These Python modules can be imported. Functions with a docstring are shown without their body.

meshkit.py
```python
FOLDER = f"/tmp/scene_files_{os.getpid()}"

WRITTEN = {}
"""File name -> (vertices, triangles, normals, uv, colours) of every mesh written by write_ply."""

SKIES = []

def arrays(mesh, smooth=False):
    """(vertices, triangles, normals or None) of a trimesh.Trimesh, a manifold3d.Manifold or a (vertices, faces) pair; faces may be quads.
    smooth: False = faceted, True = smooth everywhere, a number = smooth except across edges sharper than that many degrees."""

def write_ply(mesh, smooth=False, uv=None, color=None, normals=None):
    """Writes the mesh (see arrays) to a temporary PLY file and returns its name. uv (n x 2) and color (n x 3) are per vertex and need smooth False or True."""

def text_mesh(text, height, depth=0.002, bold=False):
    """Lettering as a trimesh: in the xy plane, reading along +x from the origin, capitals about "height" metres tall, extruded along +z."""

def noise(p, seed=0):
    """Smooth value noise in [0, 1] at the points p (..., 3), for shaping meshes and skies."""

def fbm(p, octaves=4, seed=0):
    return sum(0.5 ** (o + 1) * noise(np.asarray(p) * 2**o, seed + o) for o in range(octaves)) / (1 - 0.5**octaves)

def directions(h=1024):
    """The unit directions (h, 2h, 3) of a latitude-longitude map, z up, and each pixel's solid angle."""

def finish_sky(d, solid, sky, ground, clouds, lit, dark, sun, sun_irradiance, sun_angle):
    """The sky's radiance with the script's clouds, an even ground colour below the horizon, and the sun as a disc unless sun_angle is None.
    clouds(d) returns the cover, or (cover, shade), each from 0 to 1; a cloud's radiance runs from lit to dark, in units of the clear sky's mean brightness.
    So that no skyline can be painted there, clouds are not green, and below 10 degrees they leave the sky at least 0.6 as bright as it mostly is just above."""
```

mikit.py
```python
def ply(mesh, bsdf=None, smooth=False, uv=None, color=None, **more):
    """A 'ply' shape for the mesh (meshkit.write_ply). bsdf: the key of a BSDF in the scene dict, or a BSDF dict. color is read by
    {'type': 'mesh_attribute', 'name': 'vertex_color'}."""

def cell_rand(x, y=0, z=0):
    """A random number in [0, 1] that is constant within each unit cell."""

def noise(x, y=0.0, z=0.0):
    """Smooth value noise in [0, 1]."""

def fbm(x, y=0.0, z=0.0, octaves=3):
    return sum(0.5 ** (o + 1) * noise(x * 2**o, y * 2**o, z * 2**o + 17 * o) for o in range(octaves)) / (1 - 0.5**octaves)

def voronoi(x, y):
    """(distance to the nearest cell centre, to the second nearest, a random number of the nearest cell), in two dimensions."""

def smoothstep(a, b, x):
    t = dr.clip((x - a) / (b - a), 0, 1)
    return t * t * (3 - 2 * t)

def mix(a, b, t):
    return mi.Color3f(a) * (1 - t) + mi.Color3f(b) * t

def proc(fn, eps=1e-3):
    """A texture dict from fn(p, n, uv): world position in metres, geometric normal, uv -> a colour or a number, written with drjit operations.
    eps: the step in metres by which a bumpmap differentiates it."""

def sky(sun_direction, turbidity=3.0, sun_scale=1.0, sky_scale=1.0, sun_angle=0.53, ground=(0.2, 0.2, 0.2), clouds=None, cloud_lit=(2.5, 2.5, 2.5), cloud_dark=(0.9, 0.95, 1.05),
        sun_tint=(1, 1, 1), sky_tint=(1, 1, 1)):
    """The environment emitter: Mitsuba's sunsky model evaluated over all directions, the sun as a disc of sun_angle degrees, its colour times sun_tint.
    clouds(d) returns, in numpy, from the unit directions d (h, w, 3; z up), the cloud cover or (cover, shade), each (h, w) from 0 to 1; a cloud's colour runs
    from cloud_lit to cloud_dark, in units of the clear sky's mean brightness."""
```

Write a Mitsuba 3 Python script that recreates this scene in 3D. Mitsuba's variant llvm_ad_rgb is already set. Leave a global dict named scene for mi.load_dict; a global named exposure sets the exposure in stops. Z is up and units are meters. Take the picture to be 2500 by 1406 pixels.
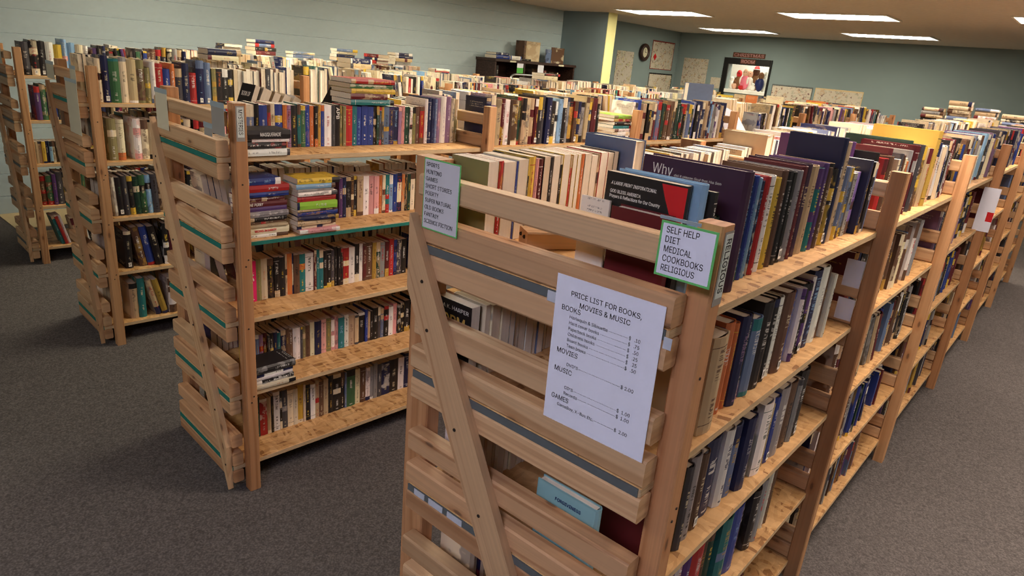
import math, random
import numpy as np, trimesh
import mitsuba as mi, drjit as dr
import mikit, meshkit
T = mi.ScalarTransform4f
rng = random.Random(7)
scene, labels = {}, {}

# ---------------------------------------------------------------- camera
FOCAL, YAW, PITCH, ROLL = 1641.5, 0.6971858, -0.3289866, 0.0920626
EYE = np.array([0.3827, -0.9162, 1.5796])
FWD = np.array([-math.sin(YAW)*math.cos(PITCH), math.cos(YAW)*math.cos(PITCH), math.sin(PITCH)])
_r = np.cross(FWD, [0, 0, 1.0]); _r /= np.linalg.norm(_r)
_u = np.cross(_r, FWD)
RIGHT = math.cos(ROLL)*_r + math.sin(ROLL)*_u
UP = -math.sin(ROLL)*_r + math.cos(ROLL)*_u
scene['camera'] = {'type': 'perspective', 'fov': math.degrees(2*math.atan(1250/FOCAL)), 'fov_axis': 'x', 'near_clip': 0.05, 'far_clip': 60.0,
                   'to_world': T().look_at(origin=EYE.tolist(), target=(EYE+FWD).tolist(), up=UP.tolist())}
# ---------------------------------------------------------------- lamps of the room (troffers in the ceiling) and exposure
exposure = 0.98
CEIL = 2.30
WARM, NEUTRAL, COOL = (1.0, 0.90, 0.68), (1.0, 0.82, 0.69), (0.84, 0.80, 1.0)
# x centre, y centre, colour of the tubes, radiance
LAMPS = [(-4.43, 7.36, WARM, 11.0), (-2.20, 7.16, WARM, 11.0), (-0.03, 6.95, NEUTRAL, 11.0), (-4.58, 10.0, WARM, 9.0), (-2.30, 9.75, WARM, 9.0),
         (-4.43, 4.45, WARM, 11.0), (-2.20, 4.45, WARM, 11.0), (-0.03, 4.35, NEUTRAL, 14.0),
         (-4.43, 1.75, WARM, 12.5), (-2.20, 1.75, WARM, 10.0), (-0.03, 1.55, NEUTRAL, 16.0),
         (-2.20, -1.7, (1.0, .90, .74), 5.5), (0.25, -1.85, COOL, 10.5), (2.2, 4.4, NEUTRAL, 7.0), (2.2, 1.4, NEUTRAL, 9.0)]

# ---------------------------------------------------------------- helpers
def lin(c):
    c = np.asarray(c, float)/255.0
    return np.where(c <= 0.04045, c/12.92, ((c+0.055)/1.055)**2.4)

def rgb(c):
    return {'type': 'rgb', 'value': [float(x) for x in lin(c)]}

def plain(name, c, rough=0.6, spec=0.3, metallic=0.0):
    scene[name] = {'type': 'twosided', 'bsdf': {'type': 'principled', 'base_color': rgb(c), 'roughness': rough, 'specular': spec, 'metallic': metallic}}

def textured(name, fn, rough=0.6, spec=0.3, roughfn=None):
    scene[name] = {'type': 'twosided', 'bsdf': {'type': 'principled', 'base_color': mikit.proc(fn), 'specular': spec,
                                               'roughness': mikit.proc(roughfn) if roughfn else rough}}

COUNT = {}
def numbered(base):
    n = COUNT.get(base, -1) + 1
    COUNT[base] = n
    return base if n == 0 else f'{base}_{n:03d}'

def tag(key, label=None, cat=None, group=None, kind=None):
    d = labels.setdefault(key, {})
    if label: d['label'] = label
    if cat: d['category'] = cat
    if group: d['group'] = group
    if kind: d['kind'] = kind

def put(key, mesh, bsdf, smooth=False, uv=None, **more):
    scene[key] = mikit.ply(mesh, bsdf, smooth=smooth, uv=uv, **more)

def part(holder, name, mesh, bsdf, smooth=False, uv=None, **more):
    key = numbered(holder + '__' + name)
    put(key, mesh, bsdf, smooth, uv, **more)
    return key

def box(lo, hi):
    m = trimesh.creation.box(extents=np.subtract(hi, lo))
    m.apply_translation((np.add(lo, hi))/2)
    return m

def rbox(lo, hi, r=0.004):
    """box with chamfered edges (convex hull of three boxes)"""
    lo, hi = np.array(lo, float), np.array(hi, float)
    pts = []
    for ax in range(3):
        a, b = lo + r, hi - r
        a[ax], b[ax] = lo[ax], hi[ax]
        for i in range(8):
            pts.append([(a, b)[(i >> k) & 1][k] for k in range(3)])
    return trimesh.convex.convex_hull(np.array(pts))

def M(ox, oy, oz=0, rot=0.0):
    c, s = math.cos(rot), math.sin(rot)
    return np.array([[c, -s, 0, ox], [s, c, 0, oy], [0, 0, 1, oz], [0, 0, 0, 1.0]])

def frame4(o, ex, ey, ez):
    m = np.eye(4); m[:3, 0], m[:3, 1], m[:3, 2], m[:3, 3] = ex, ey, ez, o
    return m

def xf(m, v):
    return np.asarray(v) @ m[:3, :3].T + m[:3, 3]

def moved(mesh, m):
    mesh = mesh.copy(); mesh.apply_transform(m); return mesh

def text(s, height, m, depth=0.0005, bold=False, width=None, shear=0.0):
    t = meshkit.text_mesh(s, height, depth, bold)
    v = np.array(t.vertices)
    if width:
        v[:, 0] *= width/max(v[:, 0].max(), 1e-6)
    v[:, 0] += shear*v[:, 1]
    return trimesh.Trimesh(xf(m, v), t.faces, process=False)

# ---------------------------------------------------------------- materials
def carpet_fn(p, n, uv):
    a = mikit.noise(p.x*240, p.y*240, 3.0); b = mikit.noise(p.x*95, p.y*95, 9.0); c = mikit.fbm(p.x*1.3, p.y*1.3, 2.0)
    k = 0.58 + 0.38*a*a + 0.22*a + 0.20*(b-0.5) + 0.22*(c-0.5)
    return mi.Color3f(0.128, 0.117, 0.112)*k
def block_fn(p, n, uv):
    f = mikit.fbm(p.x*30, p.y*30, p.z*30); g = mikit.noise(p.y*0.7, p.z*0.9, p.x)
    return mi.Color3f(0.43, 0.525, 0.56)*(0.93 + 0.08*f + 0.06*g)
def ceil_fn(p, n, uv):
    f = mikit.fbm(p.x*40, p.y*40, 1.0)
    return mi.Color3f(0.50, 0.445, 0.375)*(0.93 + 0.12*f)
def wood_fn(p, n, uv):
    bid = dr.floor(uv.y/4); a = uv.y - 4*bid - 1; u = uv.x
    r1, r2, r3 = mikit.cell_rand(bid, 1), mikit.cell_rand(bid, 2), mikit.cell_rand(bid, 3)
    warp = 0.5*mikit.noise(u*2.3, a*14 + bid*3.1, 5.0)
    g1 = mikit.noise(u*1.2 + bid*7.3, a*110 + 9*warp, 1.0)
    g2 = mikit.noise(u*3.5 + bid*1.7, a*330 + 12*warp, 7.0)
    c = mikit.mix((0.62, 0.41, 0.225), (0.52, 0.295, 0.15), r1)
    c = c*(0.82 + 0.30*r2)
    c = mikit.mix(c, c*mi.Color3f(0.72, 0.60, 0.50), mikit.smoothstep(0.45, 0.95, g1)*0.75)
    c = c*(0.93 + 0.12*g2)
    kd, k2, kr = mikit.voronoi(u*7 + bid*3.7, a*20 + bid*1.3)
    knot = mikit.smoothstep(0.13, 0.05, kd)*dr.select(kr > 0.82, 1.0, 0.0)
    ring = mikit.smoothstep(0.30, 0.12, kd)*dr.select(kr > 0.82, 1.0, 0.0)
    c = mikit.mix(c, c*mi.Color3f(0.78, 0.62, 0.5), ring*0.6)
    return mikit.mix(c, mi.Color3f(0.13, 0.07, 0.04), knot*0.75)
def osb_fn(p, n, uv):
    ax, ay = uv.x, uv.y
    rot = mikit.noise(ax*5, ay*5, 3.0)
    wx = .02*mikit.noise(ax*30, ay*30, 1.0); wy = .02*mikit.noise(ax*30, ay*30, 5.0)
    d1, e1, r1 = mikit.voronoi((ax + wx)*17 + 3*rot, (ay + wy)*85)
    d2, e2, r2 = mikit.voronoi((ax + wx)*75, (ay + wy)*22 + 3*rot)
    c = mikit.mix((0.64, 0.38, 0.155), (0.44, 0.225, 0.075), r1)
    c = mikit.mix(c, mikit.mix((0.70, 0.47, 0.235), (0.36, 0.18, 0.06), r2), 0.42)
    dark = mikit.smoothstep(0.86, 0.99, r1*0.6 + r2*0.5)
    c = mikit.mix(c, mi.Color3f(0.20, 0.085, 0.03), dark*0.7)
    edge = mikit.mix((0.60, 0.45, 0.27), (0.46, 0.32, 0.17), mikit.noise(ax*60, ay*60, p.z*600))
    return mikit.mix(edge, c, dr.select(dr.abs(n.z) > 0.5, 1.0, 0.0))
def darkwood_fn(p, n, uv):
    g = mikit.noise(p.x*60, p.y*2.5, p.z*60)
    return mikit.mix((0.052, 0.024, 0.017), (0.022, 0.010, 0.008), g)
textured('carpet', carpet_fn, 0.95, 0.05)
textured('block_paint', block_fn, 0.55, 0.35)
textured('ceiling_paint', ceil_fn, 0.9, 0.1)
textured('pine', wood_fn, 0.55, 0.3)
def post_fn(p, n, uv): return wood_fn(p, n, uv)*mi.Color3f(0.90, 0.76, 0.66)
textured('pine_post', post_fn, 0.55, 0.3)
textured('osb', osb_fn, 0.6, 0.25)
textured('dark_wood', darkwood_fn, 0.45, 0.4)
plain('pier_paint', (124, 142, 150), 0.6); plain('cream_paint', (226, 222, 160), 0.6); plain('far_paint', (131, 147, 149), 0.7, 0.2)
plain('baseboard_paint', (58, 46, 42), 0.6); plain('bare_floor', (206, 184, 142), 0.6)
plain('teal_edge', (34, 112, 100), 0.6); plain('grey_edge', (92, 98, 98), 0.6)
plain('paper', (228, 231, 244), 0.65, 0.25); plain('paper_old', (206, 200, 174), 0.5, 0.4); plain('paper_laminated', (206, 206, 212), 0.5, 0.4); plain('ink', (22, 22, 26), 0.6)
plain('tape_white', (190, 196, 206), 0.4, 0.5); plain('border_green', (104, 190, 108), 0.6); plain('label_pale', (206, 214, 206), 0.5)
plain('plastic_film', (150, 146, 138), 0.15, 0.7)
plain('lamp_frame', (225, 222, 212), 0.5); plain('screw_steel', (46, 38, 32), 0.5)
plain('steel', (170, 170, 168), 0.3, 0.5, 0.9); plain('black', (18, 17, 18), 0.5); plain('white', (238, 236, 228), 0.6)
plain('red', (196, 36, 40), 0.5); plain('pink', (226, 120, 140), 0.5); plain('yellow', (222, 196, 60), 0.5); plain('navy', (34, 42, 92), 0.5)
plain('brown', (88, 52, 36), 0.6); plain('green', (86, 176, 76), 0.6); plain('silver_print', (226, 222, 214), 0.4); plain('gold_print', (206, 172, 90), 0.4)
plain('clear_mylar', (150, 165, 170), 0.12, 0.7); plain('skin_tone', (222, 178, 150), 0.6); plain('blue', (44, 70, 150), 0.5); plain('plush_brown', (120, 84, 56), 0.9)
plain('lettering_rust', (128, 60, 56), 0.5); plain('dull_pink', (168, 122, 122), 0.6)

# ---------------------------------------------------------------- room shell
XW, YF, XR, YB = -6.25, 11.25, 3.8, -4.6
put('floor', box((XW-0.2, YB-0.2, -0.1), (XR+0.2, YF+2.0, 0.0)), 'carpet'); tag('floor', 'grey carpeted floor between the book racks', kind='structure')
put('ceiling', box((XW-0.2, YB-0.2, CEIL+0.0), (XR+0.2, YF+2.0, CEIL+0.1)), 'ceiling_paint'); tag('ceiling', 'beige ceiling with flush light panels', kind='structure')
put('wall_left', box((XW-0.2, YB, 0), (XW-0.004, YF+1.0, CEIL)), 'block_paint'); tag('wall_left', 'pale blue painted concrete block wall', kind='structure')
zs = [0.0] + [0.148 + 0.1815*k for k in range(12)] + [CEIL]
blk = 0
for r in range(len(zs)-1):
    y = -0.75 - (0.185 if r % 2 else 0)
    while y < 7.6:
        y1 = min(y + 0.37, 7.615)
        g = 0.0016
        pr = np.array([(-.03, zs[r]+g), (-.0016, zs[r]+g), (0, zs[r]+g+.0016), (0, zs[r+1]-g-.0016), (-.0016, zs[r+1]-g), (-.03, zs[r+1]-g)])
        vv = np.array([[XW+px, yy, pz] for yy in (y, y1) for px, pz in pr])
        part('wall_left', 'block', (vv, np.array([[q, q+1, q+7, q+6] for q in range(5)] + [[5, 0, 6, 11], [0, 5, 4, 1], [1, 4, 3, 2], [6, 7, 10, 11], [7, 8, 9, 10]])), 'block_paint')
        y += 0.37
        blk += 1
put('wall_recess', box((XW-0.03, 7.84, 0), (XW-0.002, YF, CEIL)), 'far_paint'); tag('wall_recess', 'grey blue wall behind the pier', kind='structure')
put('wall_right', box((XR, YB, 0), (XR+0.2, YF, CEIL)), 'far_paint'); tag('wall_right', kind='structure')
put('wall_back', box((XW, YB-0.2, 0), (XR, YB, CEIL)), 'far_paint'); tag('wall_back', kind='structure')
OX0, OX1, OZ0, OZ1 = -5.20, -4.44, 1.385, 1.815
def joined(*ms): return trimesh.util.concatenate(list(ms))
put('wall_far', joined(box((XW, YF, 0), (OX0, YF+0.15, CEIL)), box((OX1, YF, 0), (XR, YF+0.15, CEIL)), box((OX0, YF, 0), (OX1, YF+0.15, OZ0)), box((OX0, YF, OZ1), (OX1, YF+0.15, CEIL))), 'far_paint')
tag('wall_far', 'grey blue far wall with posters', kind='structure')
put('wall_alcove', joined(box((OX0-0.5, YF+0.8, 0.9), (OX1+0.5, YF+0.85, CEIL)), box((OX0-0.55, YF+0.15, 0.9), (OX0-0.5, YF+0.8, CEIL)), box((OX1+0.5, YF+0.15, 0.9), (OX1+0.55, YF+0.8, CEIL)), box((OX0-0.5, YF+0.15, 0.9), (OX1+0.5, YF+0.8, 0.95))), 'white')
tag('wall_alcove', 'bright cream wall of the display room behind the opening', kind='structure')
put('wall_pier', box((XW, 7.62, 0), (-5.455, 7.84, CEIL)), 'pier_paint'); tag('wall_pier', 'grey blue pier projecting from the wall', kind='structure')
put('trim_1', box((-5.455, 7.62, 0), (-5.445, 7.84, CEIL)), 'cream_paint'); tag('trim_1', 'pale yellow side of the pier', kind='structure')
put('baseboard_left', rbox((XW-0.002, YB, 0), (XW+0.022, 0.40, 0.075), 0.003), 'baseboard_paint'); tag('baseboard_left', 'dark brown baseboard', kind='structure')
put('floor_strip', box((XW+0.002, 0.40, 0.0), (-5.72, 1.9, 0.006)), 'bare_floor'); tag('floor_strip', 'bare tan floor patch at the foot of the blue wall', kind='structure')
# window opening of the Christmas room
for nm, lo, hi in (('frame', (OX0-0.09, YF-0.03, OZ0-0.12), (OX0, YF+0.02, OZ1+0.105)), ('frame', (OX1, YF-0.03, OZ0-0.12), (OX1+0.03, YF+0.02, OZ1+0.105)),
                   ('frame', (OX0, YF-0.03, OZ1), (OX1, YF+0.02, OZ1+0.105)), ('sill', (OX0, YF-0.03, OZ0-0.06), (OX1, YF+0.62, OZ0))):
    part('window_1', nm, rbox(lo, hi, 0.004), 'black' if nm == 'frame' else 'white')
tag('window_1', 'black framed opening into the lit Christmas room', kind='structure')

# ---------------------------------------------------------------- ceiling lights
for k, (lx, ly, col, rad) in enumerate(LAMPS):
    key = numbered('ceiling_light')
    hx, hy = 0.545, 0.29
    where = ['over the aisle in front of the blue pier', 'widest one, in the middle of the visible ceiling', 'cut off by the edge of the photo', 'small one near the far wall above the round clock', 'near the far wall above the map posters',
             'above the rack beside the block wall, midway', 'above the mysteries rack, midway', 'above the price list rack, midway', 'above the front of the rack beside the block wall', 'above the front of the mysteries rack',
             'above the front of the price list rack', 'cool white, behind the camera towards the block wall', 'cool white, directly behind the camera', 'over the wide open aisle, midway', 'over the wide open aisle beside the front rack'][k]
    tag(key, f'bright rectangular fluorescent ceiling panel, {where}', 'ceiling light', 'fluorescent ceiling panels')
    fr = joined(box((lx-hx-0.02, ly-hy-0.02, CEIL-0.012), (lx+hx+0.02, ly-hy, CEIL)), box((lx-hx-0.02, ly+hy, CEIL-0.012), (lx+hx+0.02, ly+hy+0.02, CEIL)),
                box((lx-hx-0.02, ly-hy, CEIL-0.012), (lx-hx, ly+hy, CEIL)), box((lx+hx, ly-hy, CEIL-0.012), (lx+hx+0.02, ly+hy, CEIL)))
    part(key, 'frame', fr, 'lamp_frame')
    v = np.array([[lx-hx, ly-hy, CEIL-0.008], [lx+hx, ly-hy, CEIL-0.008], [lx+hx, ly+hy, CEIL-0.008], [lx-hx, ly+hy, CEIL-0.008]])
    part(key, 'lens', (v, np.array([[0, 2, 1], [0, 3, 2]])), 'white', emitter={'type': 'area', 'radiance': {'type': 'rgb', 'value': [float(c*rad) for c in col]}})
al = numbered('alcove_light')
tag(al, 'lamp inside the Christmas room above the figures', 'lamp')
part(al, 'housing', box((OX0+0.05, YF+0.30, CEIL-0.02), (OX1-0.05, YF+0.55, CEIL)), 'lamp_frame')
v = np.array([[OX0+0.07, YF+0.32, CEIL-0.025], [OX1-0.07, YF+0.32, CEIL-0.025], [OX1-0.07, YF+0.53, CEIL-0.025], [OX0+0.07, YF+0.53, CEIL-0.025]])
part(al, 'lens', (v, np.array([[0, 2, 1], [0, 3, 2]])), 'white', emitter={'type': 'area', 'radiance': {'type': 'rgb', 'value': [13.0, 12.0, 10.0]}})

# ---------------------------------------------------------------- boards and racks
OCC = []                 # quads of everything wooden, for finding which books show
BID = [0]
def board(m, L, w, t, ch=0.003):
    """A board along local x (length L), width w along y, thickness t along z, placed by m; long edges chamfered. -> mesh, uv"""
    BID[0] += 1
    bid, off = BID[0], (BID[0]*1.37) % 19
    ring = np.array([[ch, 0], [w-ch, 0], [w, ch], [w, t-ch], [w-ch, t], [ch, t], [0, t-ch], [0, ch]])
    per = np.concatenate([[0], np.cumsum(np.linalg.norm(np.diff(np.vstack([ring, ring[:1]]), axis=0), axis=1))])
    V, F, UV = [], [], []
    for k in range(8):
        a, b = ring[k], ring[(k+1) % 8]
        i = len(V)
        V += [[0, *a], [L, *a], [L, *b], [0, *b]]
        F += [[i, i+1, i+2], [i, i+2, i+3]]
        va, vb = bid*4+1+per[k], bid*4+1+per[k+1]
        UV += [[off, va], [off+L, va], [off+L, vb], [off, vb]]
    for x in (0, L):
        i = len(V)
        V += [[x, *a] for a in ring]
        UV += [[off + a[1]*0.3, bid*4+1+a[0]] for a in ring]
        F += [[i, i+k, i+k+1] if x else [i, i+k+1, i+k] for k in range(1, 7)]
    V = xf(m, np.array(V, float))
    c = xf(m, np.array([[x, y, z] for x in (0, L) for y in (0, w) for z in (0, t)], float))
    OCC.append(c)
    return (V, np.array(F)), np.array(UV)

def put_board(holder, name, m, L, w, t, ch=0.003, bsdf='pine'):
    mesh, uv = board(m, L, w, t, ch)
    return part(holder, name, mesh, bsdf, False, uv)

EX, EY, EZ = np.eye(3)
class Rack:
    def __init__(self, key, label, ox, oy, rot, W, S, bays, zs, short, edge):
        self.key, self.W, self.S, self.bays, self.zs, self.short = key, W, S, bays, zs, short
        self.m = M(ox, oy, 0, rot)
        tag(key, label, 'bookshelf', 'pine book racks in parallel rows')
        H, m = 1.377, self.m
        P = lambda o, ex, ey, ez: m @ frame4(o, ex, ey, ez)
        for i in range(bays+1):
            y = i*S
            h = H + (0.004 if i % 2 else 0)
            # posts: right one, then left one
            put_board(key, 'post', P((-0.042, y+0.04, 0), EZ, EX, -EY), h, 0.042, 0.04, 0.003, 'pine_post')
            put_board(key, 'post', P((-W, y+0.036, 0), EZ, EX, -EY), h, 0.072, 0.04, 0.003, 'pine_post')
            y0, th = (y-0.045, 0.038) if i == 0 else (y+0.004, 0.032)
            x0, x1 = (-W+0.06, -0.034) if i == 0 else (-W+0.074, -0.043)
            def rail(z, hh, dx=0.0):
                put_board(key, 'rail', P((x0+dx, y0+th, z), EX, EZ, -EY), x1-x0-dx, hh, th, 0.004)
            rail(zs[0]+0.112, 0.043)
            for k, z in enumerate(zs):
                rail(z+0.0205, 0.05, rng.uniform(-0.004, 0.006))
                rail(max(z-0.05, 0.03), min(0.0495, z-0.031), rng.uniform(-0.004, 0.006))
                if k < 4: rail(z-0.182, 0.05, rng.uniform(-0.006, 0.01))
        for k, z in enumerate(zs):
            for i in range(bays):
                ya = i*S + (-0.043 if i == 0 else 0.002); yb = (i+1)*S + (0.001 if i < bays-1 else 0.036)
                lo, hi = (-W+0.075 if i else -W+0.062, ya, z), (-0.036, yb, z+0.019)
                b = rbox(lo, hi, 0.002)
                b = trimesh.Trimesh(b.vertices[b.faces].reshape(-1, 3), np.arange(len(b.faces)*3).reshape(-1, 3), process=False)
                uv = b.vertices[:, [1, 0]] + np.array([k*3.1+i*1.7, ox+k*0.7])
                part(key, 'shelf', (xf(m, b.vertices), b.faces), 'osb', False, uv)
                c = np.array([[x, yy, zz] for x in (lo[0], hi[0]) for yy in (lo[1], hi[1]) for zz in (lo[2], hi[2])])
                OCC.append(xf(m, c))
            e = box((-W+0.066, -0.0455, z+0.0015), (-0.04, -0.0425, z+0.0175))
            part(key, 'painted_edge', moved(e, m), edge)
        # the diagonal brace over the front rails: a strip cut off plumb at both ends
        from shapely import Polygon, box as sbox
        a, b = np.array([-W+0.027, 1.262]), np.array([-0.008, 0.03])
        d = (b-a)/np.linalg.norm(b-a); nr = np.array([-d[1], d[0]]); L = np.linalg.norm(b-a)
        strip = Polygon([a-d*.2-nr*.036, b+d*.2-nr*.036, b+d*.2+nr*.036, a-d*.2+nr*.036]).intersection(sbox(-W+0.058, 0.004, -0.040, 1.275))
        br = trimesh.creation.extrude_polygon(strip, 0.019, engine='earcut')
        v = br.vertices[br.faces].reshape(-1, 3); f = np.arange(len(v)).reshape(-1, 3)
        BID[0] += 1
        uv = np.stack([v[:, :2] @ d + BID[0]*1.37, BID[0]*4+1.3 + v[:, :2] @ nr + v[:, 2]], 1)
        part(key, 'brace', (xf(m, np.stack([v[:, 0], -0.0455-v[:, 2], v[:, 1]], 1)), f), 'pine', False, uv)
        for s in (0.10, 0.17, 0.32, 0.45, 0.55, 0.66, 0.78, 0.93):
            q = a + d*L*s + nr*rng.uniform(-0.016, 0.016)
            c = trimesh.creation.cylinder(0.0036, 0.002, sections=10); c.apply_transform(trimesh.transformations.rotation_matrix(math.pi/2, [1, 0, 0]))
            c.apply_translation((q[0], -0.065, q[1])); part(key, 'screw', moved(c, m), 'screw_steel')
        for z in (1.13, 0.86, 0.64, 0.36):
            for dz in ((0.0, 0.022) if z in (.86, .36) else (0.0,)):
                c = trimesh.creation.cylinder(0.0026, 0.002, sections=8); c.apply_transform(trimesh.transformations.rotation_matrix(math.pi/2, [0, 1, 0]))
                c.apply_translation((0.0004, 0.018+dz*0.4, z+dz)); part(key, 'screw', moved(c, m), 'screw_steel')

ZC = [1.197, 0.915, 0.628, 0.345, 0.086]
ZB = [1.193, 0.918, 0.642, 0.363, 0.085]
RACKS = {
 'C': Rack(numbered('book_rack'), 'front pine book rack with the price list taped to its slatted end', 0.0, 0.0, 0.0, 0.667, 1.1187, 6, ZC, 'the price list rack', 'grey_edge'),
 'B': Rack(numbered('book_rack'), 'pine book rack with the MYSTERIES label on its end post', -1.6168, 0.0963, math.radians(-3.26), 0.5956, 1.063, 6, ZB, 'the mysteries rack', 'teal_edge'),
 'A': Rack(numbered('book_rack'), 'pine book rack behind the mysteries rack with a long pale paper strip on its end', -3.1556, 0.1994, math.radians(-3.0), 0.545, 1.063, 6, ZB, 'the rack behind mysteries', 'teal_edge'),
 'O': Rack(numbered('book_rack'), 'pine book rack standing beside the pale blue block wall', -4.7375, 0.3072, math.radians(-3.0), 0.545, 1.063, 6, ZB, 'the rack beside the block wall', 'grey_edge'),
}

# ---------------------------------------------------------------- books
PAL = dict(K=(32, 29, 29), N=(30, 35, 70), B=(40, 58, 128), L=(128, 166, 198), S=(98, 114, 146), R=(166, 42, 42), M=(88, 30, 34), O=(188, 106, 58), Y=(206, 172, 62), G=(58, 98, 66),
           T=(36, 106, 108), V=(84, 56, 108), U=(140, 110, 140), C=(218, 204, 172), W=(226, 222, 214), E=(184, 160, 126), F=(92, 66, 50), D=(68, 66, 70), A=(144, 142, 140), I=(124, 118, 78),
           P=(212, 152, 148), Z=(204, 32, 98), H=(138, 190, 66), X=(32, 58, 46), Q=(174, 138, 60), J=(134, 110, 180), a=(62, 32, 56), b=(132, 170, 172))
NAME = dict(K='black', N='navy', B='blue', L='light blue', S='slate blue', R='red', M='maroon', O='orange', Y='yellow', G='green', T='teal', V='purple', U='mauve', C='cream', W='white', E='tan', F='brown',
            D='dark grey', A='grey', I='olive', P='pink', Z='magenta', H='lime green', X='dark green', Q='golden', J='lavender', a='dark purple', b='pale teal')
BOOKS = []
class Book: pass
def book(rack, o, Tv, Dv, Hv, t, d, h, kind, code, **k):
    """o: spine's lower near corner, all vectors in the rack's own axes (or the world's with rack None)."""
    b = Book()
    m = RACKS[rack].m if rack else np.eye(4)
    b.o, b.T, b.D, b.H = xf(m, np.array(o, float)), m[:3, :3] @ np.array(Tv, float), m[:3, :3] @ np.array(Dv, float), m[:3, :3] @ np.array(Hv, float)
    b.t, b.d, b.h, b.kind, b.rack = t, d, h, kind, rack
    code, _, bang = code.partition('!'); code += bang; b.bang = '!' if _ else ''
    base, _, txt = code.partition(':'); base, _, alt = base.partition('/')
    b.base, b.id = base, len(BOOKS)
    light = base in 'CWEPLYQAHJ'
    b.alt = alt or rng.choice('KNMFD' if light else 'CWEQYR')
    b.txt = txt or rng.choice('KKNMR' if light else 'WWCYQ')
    b.plainness = k.pop('plain', .4 if b.bang else 0)
    b.label = b.place = b.name = None; b.force = False; b.order = None
    b.__dict__.update(k)
    BOOKS.append(b)
    return b

def size(style):
    r = rng.random()
    if style == 'mm': return ('p', rng.uniform(.015, .027), rng.uniform(.098, .104), rng.uniform(.150, .160))
    if style == 'hard': return ('h', rng.uniform(.020, .040), rng.uniform(.135, .15), rng.uniform(.19, .222))
    if style == 'trade': return ('p', rng.uniform(.012, .026), rng.uniform(.12, .14), rng.uniform(.17, .205))
    return size('mm' if r < .35 else 'hard' if r < .72 else 'trade')

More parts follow.
